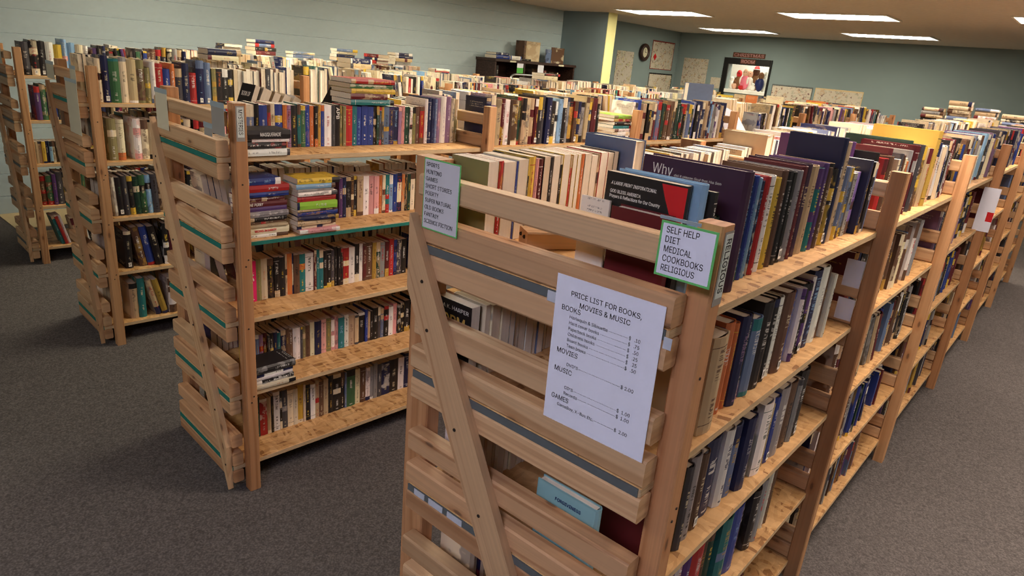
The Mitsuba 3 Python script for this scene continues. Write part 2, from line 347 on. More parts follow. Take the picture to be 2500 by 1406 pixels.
POOL = dict(mix='KKKKKNNBRMMOYTVUCCCWWWWEEEFFFDDAAISXPQ', relig='KKKKNNNBSSMMFFFFEWWCEEAADDVXUQL', pale='CCCCCWWWEEEAAPYLSKND', dark='KKKKNNMMFFFXDDBVGACE', bright='KKWWWWCCCBLTRSSENNMOAAPD')
def stand(rack, bay, shelf, side, y, code, kind, t, d, h, xs, lean=0.0, turned=False):
    """One standing book. side +1: spine to the right (+x); -1: spine to the left. turned: fore-edge outwards. lean: top away (+) or towards (-) along y."""
    R = RACKS[rack]; z = R.zs[shelf] + 0.0195
    out = 1.0 if side > 0 else -1.0
    Dv = np.array([-out, 0, 0]); x = xs
    if turned: x, Dv = xs - out*d, -Dv
    c, s = math.cos(lean), math.sin(lean)
    Tv, Hv = np.array([0, c, -s]), np.array([0, s, c])
    zz = z + (t*s if lean > 0 else 0)
    b = book(rack, (x, y, zz), Tv, Dv, Hv, t, d, h, kind, code)
    b.slot = (rack, bay, shelf, side); b.y = y
    return b

def xspine(rack, side, set_back=None):
    W = RACKS[rack].W
    sb = rng.uniform(.052, .075) if set_back is None else set_back
    return -sb - rng.uniform(0, .006) if side > 0 else -W + .045 + sb*0.6

def explicit(rack, bay, shelf, side, ys, codes, kind='p', h=.155, d=.1, hj=.006, sb=None, lean=0.0):
    codes = codes.split()[:len(ys)-1]
    for i, c in enumerate(codes):
        if c == '-': continue
        kk, hh, dd = kind, h, d
        if '@' in c:
            c, _, hs = c.partition('@'); hh = float(hs)
            if hh > .17: dd = .135; kk = 'h'
        t = ys[i+1]-ys[i]-.0006
        b = stand(rack, bay, shelf, side, ys[i], c, kk, max(t, .006), dd, hh + rng.uniform(-hj, hj), xspine(rack, side, sb), lean)

def fill(rack, bay, shelf, side, y0, y1, pool='mix', style='any', leanp=0.04, gap=0.0, turnp=0.0, hmax=.235, sb=None):
    y = y0
    run_style, left = style, 0
    while True:
        if left <= 0:
            run_style = style if style != 'any' else rng.choice(['mm', 'hard', 'trade', 'hard'])
            left = rng.randint(4, 14)
            if rng.random() < gap: y += rng.uniform(.03, .1)
        kind, t, d, h = size(run_style); h = min(h, hmax); left -= 1
        lean = 0.0
        if rng.random() < leanp: lean = -rng.uniform(.12, .26)
        if lean:
            n = rng.randint(1, 4)
            y += h*math.sin(-lean)*1.02
            for _ in range(n):
                tt = t/math.cos(lean)
                if y + tt > y1: return
                stand(rack, bay, shelf, side, y, rng.choice(POOL[pool]), kind, t, d, h, xspine(rack, side, sb), lean)
                y += tt + .001
            y += .004
            continue
        if y + t > y1: return
        stand(rack, bay, shelf, side, y, rng.choice(POOL[pool]), kind, t, d, h, xspine(rack, side, sb), 0.0, rng.random() < turnp)
        y += t + .0008

def flat_stack(rack, place, x, y, z, specs, side=+1, yaw=0.0, group=None):
    """Books lying flat; spine towards +x of the rack (side +1), -x (side -1) or towards -y (side 0)."""
    out = []
    n = len(specs)
    for i, (code, t, d, h) in enumerate(specs):
        a = yaw + rng.uniform(-.05, .05); c, s = math.cos(a), math.sin(a)
        if side > 0: Dv, Hv = np.array([-c, -s, 0]), np.array([-s, c, 0]); o = (x+rng.uniform(-.006, .006), y+rng.uniform(-.004, .006), z)
        elif side < 0: Dv, Hv = np.array([c, s, 0]), np.array([s, -c, 0]); o = (x+rng.uniform(-.006, .006), y+h+rng.uniform(-.004, .006), z)
        else: Dv, Hv = np.array([-s, c, 0]), np.array([c, s, 0]); o = (x+rng.uniform(-.006, .006), y, z)
        b = book(rack, o, (0, 0, 1), Dv, Hv, t, d, h, 'p' if t < .03 else 'h', code)
        pos = 'topmost' if i == n-1 else 'bottom book' if i == 0 else ordinal(i+1) + ' up'
        b.place = f'{pos} of {place}'; b.group = group or 'books lying in flat stacks'
        z += t + .0006
        out.append(b)
    return out

def ordinal(n):
    return {1: 'first', 2: 'second', 3: 'third', 4: 'fourth', 5: 'fifth', 6: 'sixth', 7: 'seventh', 8: 'eighth', 9: 'ninth', 10: 'tenth', 11: 'eleventh', 12: 'twelfth'}.get(n, f'{n}' + ('th' if 10 < n % 100 < 14 else {1: 'st', 2: 'nd', 3: 'rd'}.get(n % 10, 'th')))

# ---- mysteries rack (B), first bay, spine by spine; these rows stand well back from the shelf edge
explicit('B', 0, 0, 1, [.100, .121, .149, .163, .192, .205, .222, .249, .265, .281, .304, .318, .335, .352, .369, .383, .395, .410, .440, .453, .473, .486, .499, .526, .547, .568, .596, .621, .634, .646, .657, .668, .694, .718, .738, .753, .768, .792, .805, .823, .842, .864],
         'R:W S K:Y! B/E:W R/F C/E B:W O/N U:K K:Y! T/F G:C B/U:W O/R K/O Q/F B/O W:R! D:A K/E:W! I:C I R:Y! T:W! B:L! B:W! B:W! K:W X:L D:L D:L S:K N/V N:L U/P P:R X:W W/K I/K F/O R/F', h=.146, d=.1, hj=.003, sb=.175)
explicit('B', 0, 0, 1, [.868, .885, .905, .921, .934, .954, .983, 1.010, 1.030, 1.046],
         'W/K@.178 N:W!@.182 N:S!@.182 S:W!@.18 U/P@.18 W:U!@.186 U:W!@.186 C@.185 I@.18', hj=.003, sb=.175)
explicit('B', 0, 1, 1, [.470, .486, .502, .524, .537, .551, .579, .605, .631, .654, .669, .684, .702, .720, .742, .764, .779, .793, .808, .833],
         'V! N:L K:A F K E W:K! P P/W O C T:W L/W B/W C O K X C', sb=.175, h=.155, hj=.004)
explicit('B', 0, 2, 1, [.105, .133, .152, .177, .202, .224, .245, .253, .274, .279, .303, .328, .363, .374, .387, .404, .419, .438, .452, .466, .481, .491, .517, .544, .565, .583, .600, .628, .647, .667, .691, .711, .734, .750, .773, .801],
         'Z:W! I! C:O! K/F K K/R E O/R! C F:K! T/O W/V! M T/G:W T:W K:W K:W D K:A K:W K R/C W:K! K:W W:K! M/F F:W! Q! X:W A/X M R/B:W! B/N D:W K:W', sb=.175, h=.156, hj=.006)
explicit('B', 0, 3, 1, [.102, .122, .136, .151, .169, .179, .194, .209, .222, .243, .257, .272, .289, .305, .313, .327, .346, .366, .394, .417, .441, .457, .473, .501, .522, .550, .569, .601, .614, .627, .640, .665, .680, .696, .720, .744, .764, .784, .804, .833],
         'Y/O S U M D K N T N F F W:K! W:K! D I F:K! C! N/K P/W! I! W/P P T:L! W:K! E! E K/W B! E K:W! K:W! D S K/R W/P! P/W K K K:W C!', sb=.178, h=.138, hj=.008)
explicit('B', 0, 4, 1, [.104, .122, .152, .168, .178, .205, .215, .237, .262, .281, .306, .315, .337, .358, .375, .396, .418, .441, .478, .497, .506, .548, .574, .600, .624, .640, .660, .682, .727, .774, .807, .841],
         'X R/W:W E/C K/E W:K! K D/A C! C! Y/C C! K W:K! E/R F! E! K/W K:W K/F S G/K C:K! F W/N A/W A D:W N K W! N! R!', sb=.165, h=.165, hj=.008)
for sh in range(1, 5):
    fill('B', 0, sh, 1, .848, 1.045, 'mix', 'mm', sb=.175)
flat_stack('B', 'four flat paperbacks beneath the MYSTERIES label', -.028, .044, 1.2125, [('W:K', .021, .104, .148), ('K:W', .021, .104, .146), ('W:P', .011, .1, .144), ('K/R:W', .027, .106, .15)])
flat_stack('B', 'tall flat stack touching the post, mysteries second shelf', -.045, .042, .938,
           [('W', .012, .1, .15), ('C:O', .022, .1, .152), ('E', .009, .1, .145), ('F:C', .010, .1, .146), ('K:W', .014, .1, .147), ('A:W', .018, .1, .15), ('V:W', .014, .1, .15), ('M/K:W', .017, .1, .15), ('M:W', .016, .1, .146), ('B/N:W', .016, .1, .152), ('R/A:W', .022, .104, .152), ('B:L', .022, .11, .13)])
flat_stack('B', 'flat stack with yellow top, mysteries second shelf', -.03, .218, .938,
           [('P/W', .014, .1, .155), ('C:K', .012, .1, .156), ('E/F', .018, .1, .15), ('N:W', .015, .1, .156), ('B:O', .014, .1, .156), ('E', .008, .1, .155), ('H:W', .026, .1, .152), ('R:M', .019, .1, .152), ('W:K', .014, .1, .152), ('A', .010, .1, .14), ('L:W', .016, .1, .148), ('Y/K:K', .019, .106, .16)])
flat_stack('B', 'flat stack on the mysteries fourth shelf', -.034, .05, .3835,
           [('C:O', .014, .1, .148), ('K:W', .016, .1, .145), ('W:A', .010, .1, .15), ('W', .012, .1, .15), ('K/A:W', .030, .11, .155)])
flat_stack('B', 'stack lying crosswise on the mysteries top row', -.17, .512, 1.363,
           [('T/K', .019, .14, .19), ('M:C', .021, .14, .165), ('Y:Q', .017, .14, .196), ('G:W', .017, .14, .196), ('R:Y', .016, .14, .196)])
flat_stack('B', 'flat stack beside the second bay end post', -.045, 1.985, 1.2125,
           [('O', .018, .13, .16), ('N/W:W', .012, .13, .17), ('W/C', .020, .13, .17), ('W:P', .016, .13, .168), ('T:L', .016, .13, .16), ('K/W:W', .018, .13, .172), ('R:W', .014, .13, .178), ('H/I', .016, .14, .18)])
# other bays of B
for bay in range(1, 6):
    y0, y1 = bay*1.063 + .048, (bay+1)*1.063 - .012
    fill('B', bay, 0, 1, y0 + (.41 if bay == 3 else 0), y1 - (.20 if bay == 1 else 0), 'relig' if bay < 3 else 'mix', 'hard' if bay < 3 else 'any', gap=.2)
    fill('B', bay, 1, 1, y0, y1, 'mix', 'any', gap=.2)
    if bay < 3:
        for sh in (2, 3, 4): fill('B', bay, sh, 1, y0, y1, 'mix', 'any', gap=.2)
for bay in range(6):
    y0, y1 = bay*1.063 + .048, (bay+1)*1.063 - .012
    if bay: fill('B', bay, 0, -1, y0, y1, 'pale', 'any', leanp=.12, gap=.2)
    if bay == 0:
        for sh in range(1, 5): fill('B', 0, sh, -1, y0, y1, 'mix', 'mm', leanp=.1)
# the leaning back row on top of B's first bay
y = .20
for code, t, h, ln in (('K!:W', .02, .195, .34), ('C', .034, .185, .40), ('E', .026, .175, .44), ('C', .028, .17, .5), ('W', .03, .165, .55)):
    stand('B', 0, 0, -1, y, code, 'p', t, .11, h, -.52, ln); y += t/math.cos(ln) + .004
y = .53
for code, t, h, ln in (('K/L', .03, .2, .55), ('F', .02, .17, .58), ('E', .022, .16, .62), ('C:K', .03, .18, .62), ('D', .02, .17, .66), ('F', .024, .165, .7), ('C', .022, .16, .75), ('E', .02, .155, .8)):
    stand('B', 0, 0, -1, y, code, 'p', t, .115, h, -.52, ln); y += t/math.cos(ln) + .004
fill('B', 0, 0, -1, .92, 1.05, 'pale', 'mm')

# ---- price list rack (C), first bay
def cbook(y, t, code, xs, d, h, kind='h', **k):
    b = stand('C', 0, 0, 1, y, code, kind, t, d, h, xs, k.pop('lean', 0.0)); b.plainness = k.pop('plain', b.plainness); b.__dict__.update(k); return b
bible = cbook(.044, .030, 'M/K:M', -.107, .112, .143, plain=1, force=True, label='small dark maroon hardcover facing out behind the top rail', group='')
godbless = cbook(.079, .020, 'K/R:W', -.104, .155, .193, 'p', plain=1, force=True, label='black large print book titled GOD BLESS AMERICA with flag stars', group='')
sky1 = cbook(.102, .020, 'L/W', -.085, .165, .197, 'h', plain=1, force=True, label='pale blue hardcover directly behind the GOD BLESS AMERICA book', group='')
stand('C', 0, 0, 1, .062, 'W/W:K', 'p', .006, .06, .145, -.235); cbook(.124, .011, 'K:W', -.075, .13, .185, 'p'); cbook(.137, .016, 'W:K', -.07, .11, .115, 'p')
cbook(.156, .042, 'X/G', -.088, .12, .135, plain=1)
why = cbook(.203, .034, 'a/V:W', -.058, .205, .216, plain=1, force=True, label='large dark purple hardcover with Why and small title lines on its cover', group='')
CY = [.240, .262, .285, .302, .322, .341, .361, .401, .429, .456, .485, .510, .534, .562, .600, .649, .675, .702, .728, .752, .781, .804, .847, .870, .895, .922, .951, .985]
explicit('C', 0, 0, 1, [v + .014 for v in CY], 'L/W:S!@.19 N/G:L@.2 B:L!@.2 L:W!@.19 N:L@.185 R:W!@.19 W:K!@.195 Y:K!@.19 F:W!@.2 K:A!@.2 K:W@.19 A:K!@.195 M:E!@.2 a:E!@.205 E:F!@.2 T/V:Y@.195 V:C!@.2 F:C!@.19 E:F@.2 K:W@.185 N!@.25 E:K@.24 S:W@.185 A:S@.18 S:K@.18 A/S:K@.165 J:V@.165', hj=.004, sb=.078)
fill('C', 0, 0, 1, 1.005, 1.1, 'relig', 'trade', leanp=0)
LY = .046
# page edges towards us, here and there a thin book turned spine out
for i, (t, code, h, tr) in enumerate([(.030, 'I/O:W', .168, 0), (.014, 'R:W', .168, 1), (.036, 'C', .165, 0), (.006, 'B:W', .165, 1), (.030, 'C', .168, 0), (.004, 'K', .17, 1), (.018, 'Y/K', .172, 1), (.010, 'P/R', .168, 1), (.014, 'M/K', .166, 1), (.022, 'K', .17, 0), (.009, 'K/E', .168, 1),
                                    (.024, 'E', .17, 0), (.008, 'K:W', .17, 1), (.026, 'Y', .172, 0), (.007, 'R/E', .168, 1), (.016, 'Q', .17, 0), (.014, 'Y:Q', .17, 0), (.013, 'O/B', .17, 1), (.026, 'C', .17, 0), (.024, 'C', .165, 0), (.009, 'E', .168, 1), (.03, 'R/W', .17, 0), (.024, 'C', .168, 0), (.02, 'K', .17, 0)]):
    stand('C', 0, 0, -1, LY, code, 'p', t, .105, h, -.615, 0.0, bool(tr)); LY += t + .0012
bluebig = stand('C', 0, 0, -1, LY+.01, 'S/D', 'h', .05, .155, .2, -.63); bluebig.plainness = 1; bluebig.force = True; bluebig.label = 'thick slate blue hardcover standing taller behind the row of cream page edges'; bluebig.group = ''
fill('C', 0, 0, -1, LY+.075, 1.10, 'pale', 'mm', leanp=0)
for bay in range(6):
    y0, y1 = bay*1.1187 + .048, (bay+1)*1.1187 - .012
    if bay == 1:
        for yy, t, code, xs, d, h, kind in ((y0, .030, 'V!', -.16, .21, .222, 'h'), (y0+.034, .022, 'K:W!', -.1, .16, .2, 'h'), (y0+.06, .03, 'R/M', -.08, .14, .185, 'h'), (y0+.094, .03, 'F:C!', -.075, .14, .19, 'h'), (y0+.128, .028, 'M!', -.09, .16, .21, 'h'), (y0+.16, .024, 'C/F', -.07, .14, .18, 'p'), (y0+.188, .025, 'D:W', -.07, .14, .195, 'h'),
                                            (y0+.217, .022, 'F/C', -.07, .14, .19, 'h'), (y0+.243, .024, 'C:K!', -.07, .13, .18, 'p'), (y0+.271, .022, 'O:C!', -.07, .13, .17, 'p'), (y0+.297, .03, 'A:W!', -.07, .15, .2, 'h'), (y0+.331, .03, 'M/A', -.06, .17, .215, 'h'), (y0+.365, .03, 'X:C!', -.09, .2, .225, 'h')):
            stand('C', 1, 0, 1, yy, code, kind, t, d, h, xs)
        q = stand('C', 1, 0, 1, y0+.60, 'Q!', 'h', .034, .215, .255, -.055); q.force = True; q.label = 'tall golden hardcover rising over the second bay of the price list rack'; q.group = ''
        fill('C', 1, 0, 1, y0+.40, y0+.595, 'relig', 'hard'); fill('C', 1, 0, 1, y0+.64, y1, 'relig', 'hard', hmax=.25)
    elif bay: fill('C', bay, 0, 1, y0, y1, 'relig' if bay < 4 else 'mix', 'hard', leanp=.02, gap=.1, hmax=.25)
    if bay == 1:
        q = stand('C', 1, 0, -1, y0+.10, 'E/K!', 'h', .055, .155, .2, -.60); q.plainness = 1; q.force = True; q.label = 'thick tan hardcover with dark spine facing the aisle, front of the second bay'; q.group = ''
        fill('C', 1, 0, -1, y0, y0+.095, 'pale', 'mm'); fill('C', 1, 0, -1, y0+.16, y1, 'pale', 'any', gap=.1)
    elif bay: fill('C', bay, 0, -1, y0, y1, 'pale', 'any', leanp=.05, gap=.1)
    if bay == 0:
        for sh, seq in ((1, 'E/S!:F,.062,.2 B!:W,.026,.19 O!:W,.040,.2 O/M,.02,.19 N:U!,.036,.2 K/U,.022,.195 S/T:W,.044,.18 K!,.052,.205 K/N:W,.036,.2 W!:N,.034,.195 F!:C,.046,.2 B!,.05,.185 W/V,.02,.19 K/V:W!,.036,.195 V/K,.03,.19 W!,.016,.2 N!:L,.056,.21 W!:A,.046,.21 F!,.026,.2 W:K!,.014,.18'),
                        (2, 'M!,.012,.19 Y/K,.045,.2 D!,.024,.2 A!:K,.04,.205 F!:C,.034,.19 N/K!,.06,.2 W!:N,.036,.2 S/N,.044,.19 N:W!,.04,.195 K!:W,.03,.19 W/G:X,.05,.2 E!,.012,.18 B!:W,.034,.19 A!:W,.05,.2 F!:K,.046,.195 A,.02,.19 K!,.05,.205'),
                        (3, 'K!,.03,.19 N!:W,.03,.2 W!:K,.022,.2 N/S,.04,.19 U!,.02,.2 W!,.022,.2 V!:W,.024,.2 R!:W,.052,.21 F!,.034,.18 X/F,.03,.19 T/S,.05,.2 B!:L,.055,.2 K!:W,.05,.2 K/D,.04,.19 A!,.03,.2 N:W,.03,.18 W!,.02,.2 F!,.03,.19'),
                        (4, 'K!,.04,.2 H/X:W,.06,.19 W/H,.02,.19 R/K,.03,.19 K!:W,.04,.2 S!,.03,.19 K/M,.03,.18 W!:K,.03,.2 K!,.05,.2 R!,.02,.19 N!,.03,.18 H/W,.02,.2 K!,.04,.19 W/K,.03,.18 M!,.03,.2')):
            yy = y0 + {1: .135, 2: .085, 3: .06, 4: .03}[sh]
            for it in seq.split():
                c, t, h = it.split(','); t = float(t)*(1.06 if sh == 1 else 1.25 if sh < 4 else 1.4)
                stand('C', 0, sh, 1, yy, c, 'h', t, rng.uniform(.13, .15), float(h), -.046 if c.startswith('E/S') else xspine('C', 1)); yy += t + .001
    for sh in (1, 2, 3, 4):
        end = y1 - rng.uniform(0, .3) if bay else 0
        fill('C', bay, sh, 1, y0, end, 'relig', 'hard' if sh < 3 else 'any', leanp=.07, gap=.25, hmax=.232)
        if bay == 0: fill('C', bay, sh, -1, y0, y1, 'pale', 'mm', leanp=.03)
        elif bay < 3: fill('C', bay, sh, -1, y0, y1, 'pale', 'any', leanp=.05)
# ---- rack behind mysteries (A) and rack beside the block wall (O)
explicit('A', 0, 0, 1, [.050, .075, .105, .150, .185, .225, .260, .285, .310, .345, .378, .402, .436, .470, .505, .545, .580],
         'C/K@.2 N/E@.215 G/T@.195 C/A@.205 E/W@.2 F/I@.2 I/Y@.17 W/S@.195 R/O@.19 B/W:W@.16 O/F@.19 D/E@.165 N/K@.19 R:W@.155 N/S:L@.215 S:W@.21', kind='h', d=.13, sb=.06)
explicit('A', 0, 0, 1, [.582, .605, .635, .665, .69], 'I K:O K:W K/Y:W', h=.18, sb=.06)
explicit('A', 0, 1, 1, [.055, .075, .115, .15, .19, .225, .258, .29, .325, .36, .40, .43, .465], '- I C/O:I - W/P:A C:F E:W W:F W:K N K C:A', kind='h', h=.195, d=.13, sb=.07)
explicit('A', 0, 2, 1, [.05, .065, .09, .12, .145, .17, .2, .228, .255, .285, .315, .345, .375, .41], 'F W:A K:G D K:I X:G G/K L:W D:K F/E E:O X/I C:A', kind='h', h=.195, d=.13, sb=.07, lean=-.04)
for bay in range(6):
    y0, y1 = bay*1.063 + .048, (bay+1)*1.063 - .012
    if bay == 0:
        fill('A', 0, 0, 1, .70, y1, 'bright', 'trade', leanp=.02, turnp=.95)
        fill('A', 0, 1, 1, .475, y1, 'mix', 'hard'); fill('A', 0, 2, 1, .425, y1, 'dark', 'hard')
        fill('A', 0, 3, 1, y0+.05, y1, 'dark', 'hard', leanp=.45); fill('A', 0, 4, 1, y0+.05, y1, 'mix', 'hard', leanp=.4)
        fill('O', 0, 1, 1, y0+.04, y1, 'dark', 'hard', leanp=.1); fill('O', 0, 2, 1, y0, y1, 'pale', 'mm', hmax=.14); fill('O', 0, 3, 1, y0, y1, 'dark', 'hard'); fill('O', 0, 4, 1, y0+.04, y1, 'mix', 'any', leanp=.5)
        for sh in (1, 2, 3, 4):
            fill('A', 0, sh, -1, y0, y1, 'mix', 'any', leanp=.1)
    else:
        fill('A', bay, 0, 1, y0, y1, 'bright', 'any', leanp=.1, gap=.2, turnp=.45, hmax=.22 if bay < 2 else .175)
        fill('O', bay, 0, 1, y0, y1, 'pale', 'any', leanp=.08, gap=.2, hmax=.21 if bay < 3 else .15, turnp=.45)
        fill('A', bay, 1, 1, y0, y1, 'mix', 'any')
        if bay < 3: fill('O', bay, 1, 1, y0, y1, 'mix', 'any')
    fill('A', bay, 0, -1, y0, y1, 'pale', 'any', leanp=.04)
    fill('O', bay, 0, -1, y0 + (.1 if bay == 0 else 0), y1, 'pale', 'any', leanp=.05, hmax=.21 if bay < 3 else .15)
explicit('O', 0, 0, 1, [.05, .095, .14, .18, .225, .27, .3, .345, .39, .42], 'D/K:W K:R K/R:W W/C Y:Y L/P:W L:R C A/W', kind='h', h=.21, d=.135, hj=.02, sb=.06)
fill('O', 0, 0, 1, .43, 1.04, 'dark', 'any', leanp=.1)
# flat books lying on top of the standing rows (O and A, and the far bays of B)
PILES = {}
for rack, y, n in (('O', 1.30, 3), ('O', 1.62, 4), ('O', 1.95, 2), ('O', 2.35, 4), ('O', 2.62, 3), ('O', 2.95, 4), ('O', 3.45, 2), ('A', .62, 2), ('A', 1.5, 2), ('A', 3.3, 2)):
    PILES[rack] = PILES.get(rack, 0) + 1
    sp = [(rng.choice('CWEKMNRSA'), rng.uniform(.018, .032), rng.uniform(.11, .14), rng.uniform(.16, .21)) for _ in range(n)]
    px = -.17 - rng.uniform(0, .05)
    inv = np.linalg.inv(RACKS[rack].m); top = 0
    for q in BOOKS:
        if q.rack != rack or getattr(q, 'slot', ('', 0, 9, 0))[2] != 0: continue
        for cc in (0, 1):
            for ee in (0, 1):
                p = xf(inv, q.o + q.T*q.t*cc + q.H*q.h + q.D*q.d*ee)
                if y - .05 < p[1] < y + .24 and px - .19 < p[0] < px + .05: top = max(top, p[2])
    if top > 0:
        flat_stack(rack, f"{ordinal(PILES[rack])} flat pile along top of {'rack beside block wall' if rack == 'O' else 'rack behind mysteries'}", px, y, top + .001, sp, side=rng.choice([1, 0, 1]), yaw=rng.uniform(-.2, .2))

# the book standing far up on the mysteries rack, an upright slate board of a book
b = book('B', (-.20, 2.86, 1.414), (1, 0, 0), (0, 0, 1), (0, 1, 0), .03, .115, .30, 'h', 'S'); b.plainness = 1; b.force = True; b.label = 'large slate blue book standing on edge on top of the mysteries rack'; b.group = ''
# named books behind the slats of the price list rack's end
b = stand('C', 0, 2, 1, .012, 'b/T:N', 'h', .020, .145, .155, -.137); b.plainness = 2; b.force = True; b.label = 'pale teal hardcover titled FORGIVENESS seen between the end slats'; b.group = ''; forgive = b
b = stand('C', 0, 1, -1, .012, 'K/O:W', 'p', .026, .105, .158, -.60); b.plainness = 1; b.force = True; b.label = 'black paperback with orange title lettering behind the upper end slats'; b.group = ''; storm = b

# ---------------------------------------------------------------- the paint of all books: one material, which reads a book's number and face from the uv
NB = 6000
tab = np.zeros((NB, 9), np.float32)
for b in BOOKS:
    j = np.array([rng.uniform(.82, 1.12) for _ in range(1)]*3)*np.array([rng.uniform(.95, 1.05) for _ in range(3)])
    tab[b.id, 0:3] = np.clip(lin(PAL[b.base])*j, 0, .85)
    tab[b.id, 3:6] = lin(PAL[b.alt]); tab[b.id, 6:9] = lin(PAL[b.txt])*(.9 if b.txt in 'WC' else 1)
STYLE = np.zeros(NB, np.float32)
for b in BOOKS:
    if b.place and 'touching the post, mysteries second' in b.place and (b.base == 'V' or (b.base == 'C' and b.t > .02) or (b.base == 'M' and b.alt == 'K')): b.plainness = 1
    if b.place and 'beneath the MYSTERIES' in b.place and b.t > .025: b.plainness = 1
    if getattr(b, 'slot', None) == ('B', 0, 0, 1) and abs(b.y-.453) < 1e-6: b.plainness = 1
    STYLE[b.id] = b.plainness
COL = [mi.Float(np.ascontiguousarray(tab[:, k])) for k in range(9)]
STY = mi.Float(STYLE)
dr.eval(COL, STY)
def book_parts(uv):
    idf = dr.floor(uv.x/4); a = uv.x - 4*idf - 1
    face = dr.floor(uv.y/4); bb = uv.y - 4*face - 1
    return idf, a, face, bb
def book_fn(p, n, uv):
    idf, a, face, b = book_parts(uv)
    i = mi.UInt32(dr.clip(idf, 0, NB-1))
    g = lambda k: dr.gather(mi.Float, COL[k], i)
    base, alt, txt = mi.Color3f(g(0), g(1), g(2)), mi.Color3f(g(3), g(4), g(5)), mi.Color3f(g(6), g(7), g(8))
    pl = dr.gather(mi.Float, STY, i)
    r = [mikit.cell_rand(idf, k) for k in range(1, 9)]
    # spine
    c = base
    top = (b > 1 - .06 - .22*r[1]) & (r[0] > .62); bot = (b < .05 + .2*r[3]) & (r[2] > .66)
    mid = (b > .35 + .3*r[5]) & (b < .47 + .35*r[5]) & (r[4] > .8)
    c = dr.select((top | bot | mid) & (pl < .3), alt, c)
    lines = (dr.abs(b - .9) < .004) | (dr.abs(b - .1) < .004)
    c = dr.select(lines & (r[6] > .75), txt, c)
    mot = mikit.fbm(b*7 + idf*1.9, a*1.5, idf)
    c = mikit.mix(c, mikit.mix(c, alt, .5), mikit.smoothstep(.50, .66, mot)*dr.select((r[7] > .72) & (pl < .3), 1.0, 0.0))
    g1 = mikit.noise(b*105 + idf*3.1, a*4.5 + idf, 2.0); g2 = mikit.noise(b*80 + idf*1.3, a*3.6, 8.0)
    t1 = (g1 > .52) & (dr.abs(a - .5) < .12 + .12*r[2]) & (b > .44 + .12*r[5]) & (b < .66 + .24*r[6])
    t2 = (g2 > .55) & (dr.abs(a - .5) < .12) & (b > .14) & (b < .20 + .2*r[7]) & (r[3] > .25)
    lg = (dr.abs(a - .5) < .16) & (b > .045) & (b < .070) & (r[4] > .5)
    spine = mikit.mix(c, txt, dr.select((t1 | t2 | lg) & (pl < .9), .45 + .4*r[1], 0.0))
    # covers
    art = mikit.fbm(a*3 + idf*1.7, b*4 + idf*.9, 4.0)
    cv = mikit.mix(base, alt, mikit.smoothstep(.50, .66, art)*dr.select((r[1] > .5) & (pl < .3), .55, 0.0))
    row = dr.floor(b*22); rr = mikit.cell_rand(row, idf, 3)
    gl = (mikit.noise(a*95 + idf, b*60, 6.0) > .55) & (dr.abs(b*22 - row - .5) < .26) & (dr.abs(a - .5) < .1 + .26*rr) & ((b > .78) | (b < .14)) & (rr > .45) & (pl < .3)
    cv = mikit.mix(cv, txt, dr.select(gl, .6, 0.0))
    frame = mikit.smoothstep(.47, .50, dr.maximum(dr.abs(a - .5), dr.abs(b - .5)))
    cov = dr.select(pl > .5, dr.select(pl > 1.5, mikit.mix(base, alt, .25*frame), base*(.92 + .12*mikit.fbm(a*9, b*9, idf))), cv)
    spine = dr.select(pl > .5, base, spine)
    # page edges
    st = mikit.noise(a*46, idf*2.3, 1.0); st2 = mikit.noise(a*150, idf, 4.0)
    pg = mikit.mix((.80, .73, .60), (.66, .53, .37), r[7]*r[3]*1.2)*(.80 + .16*st + .10*st2)
    out = dr.select(face < .5, pg, dr.select(face < 1.5, spine, dr.select(face < 3.5, cov, base)))
    return out
def book_rough(p, n, uv):
    idf, a, face, b = book_parts(uv)
    return dr.select(face < .5, .9, .30 + .25*mikit.cell_rand(idf, 11))
textured('book_paint', book_fn, spec=0.4, roughfn=book_rough)

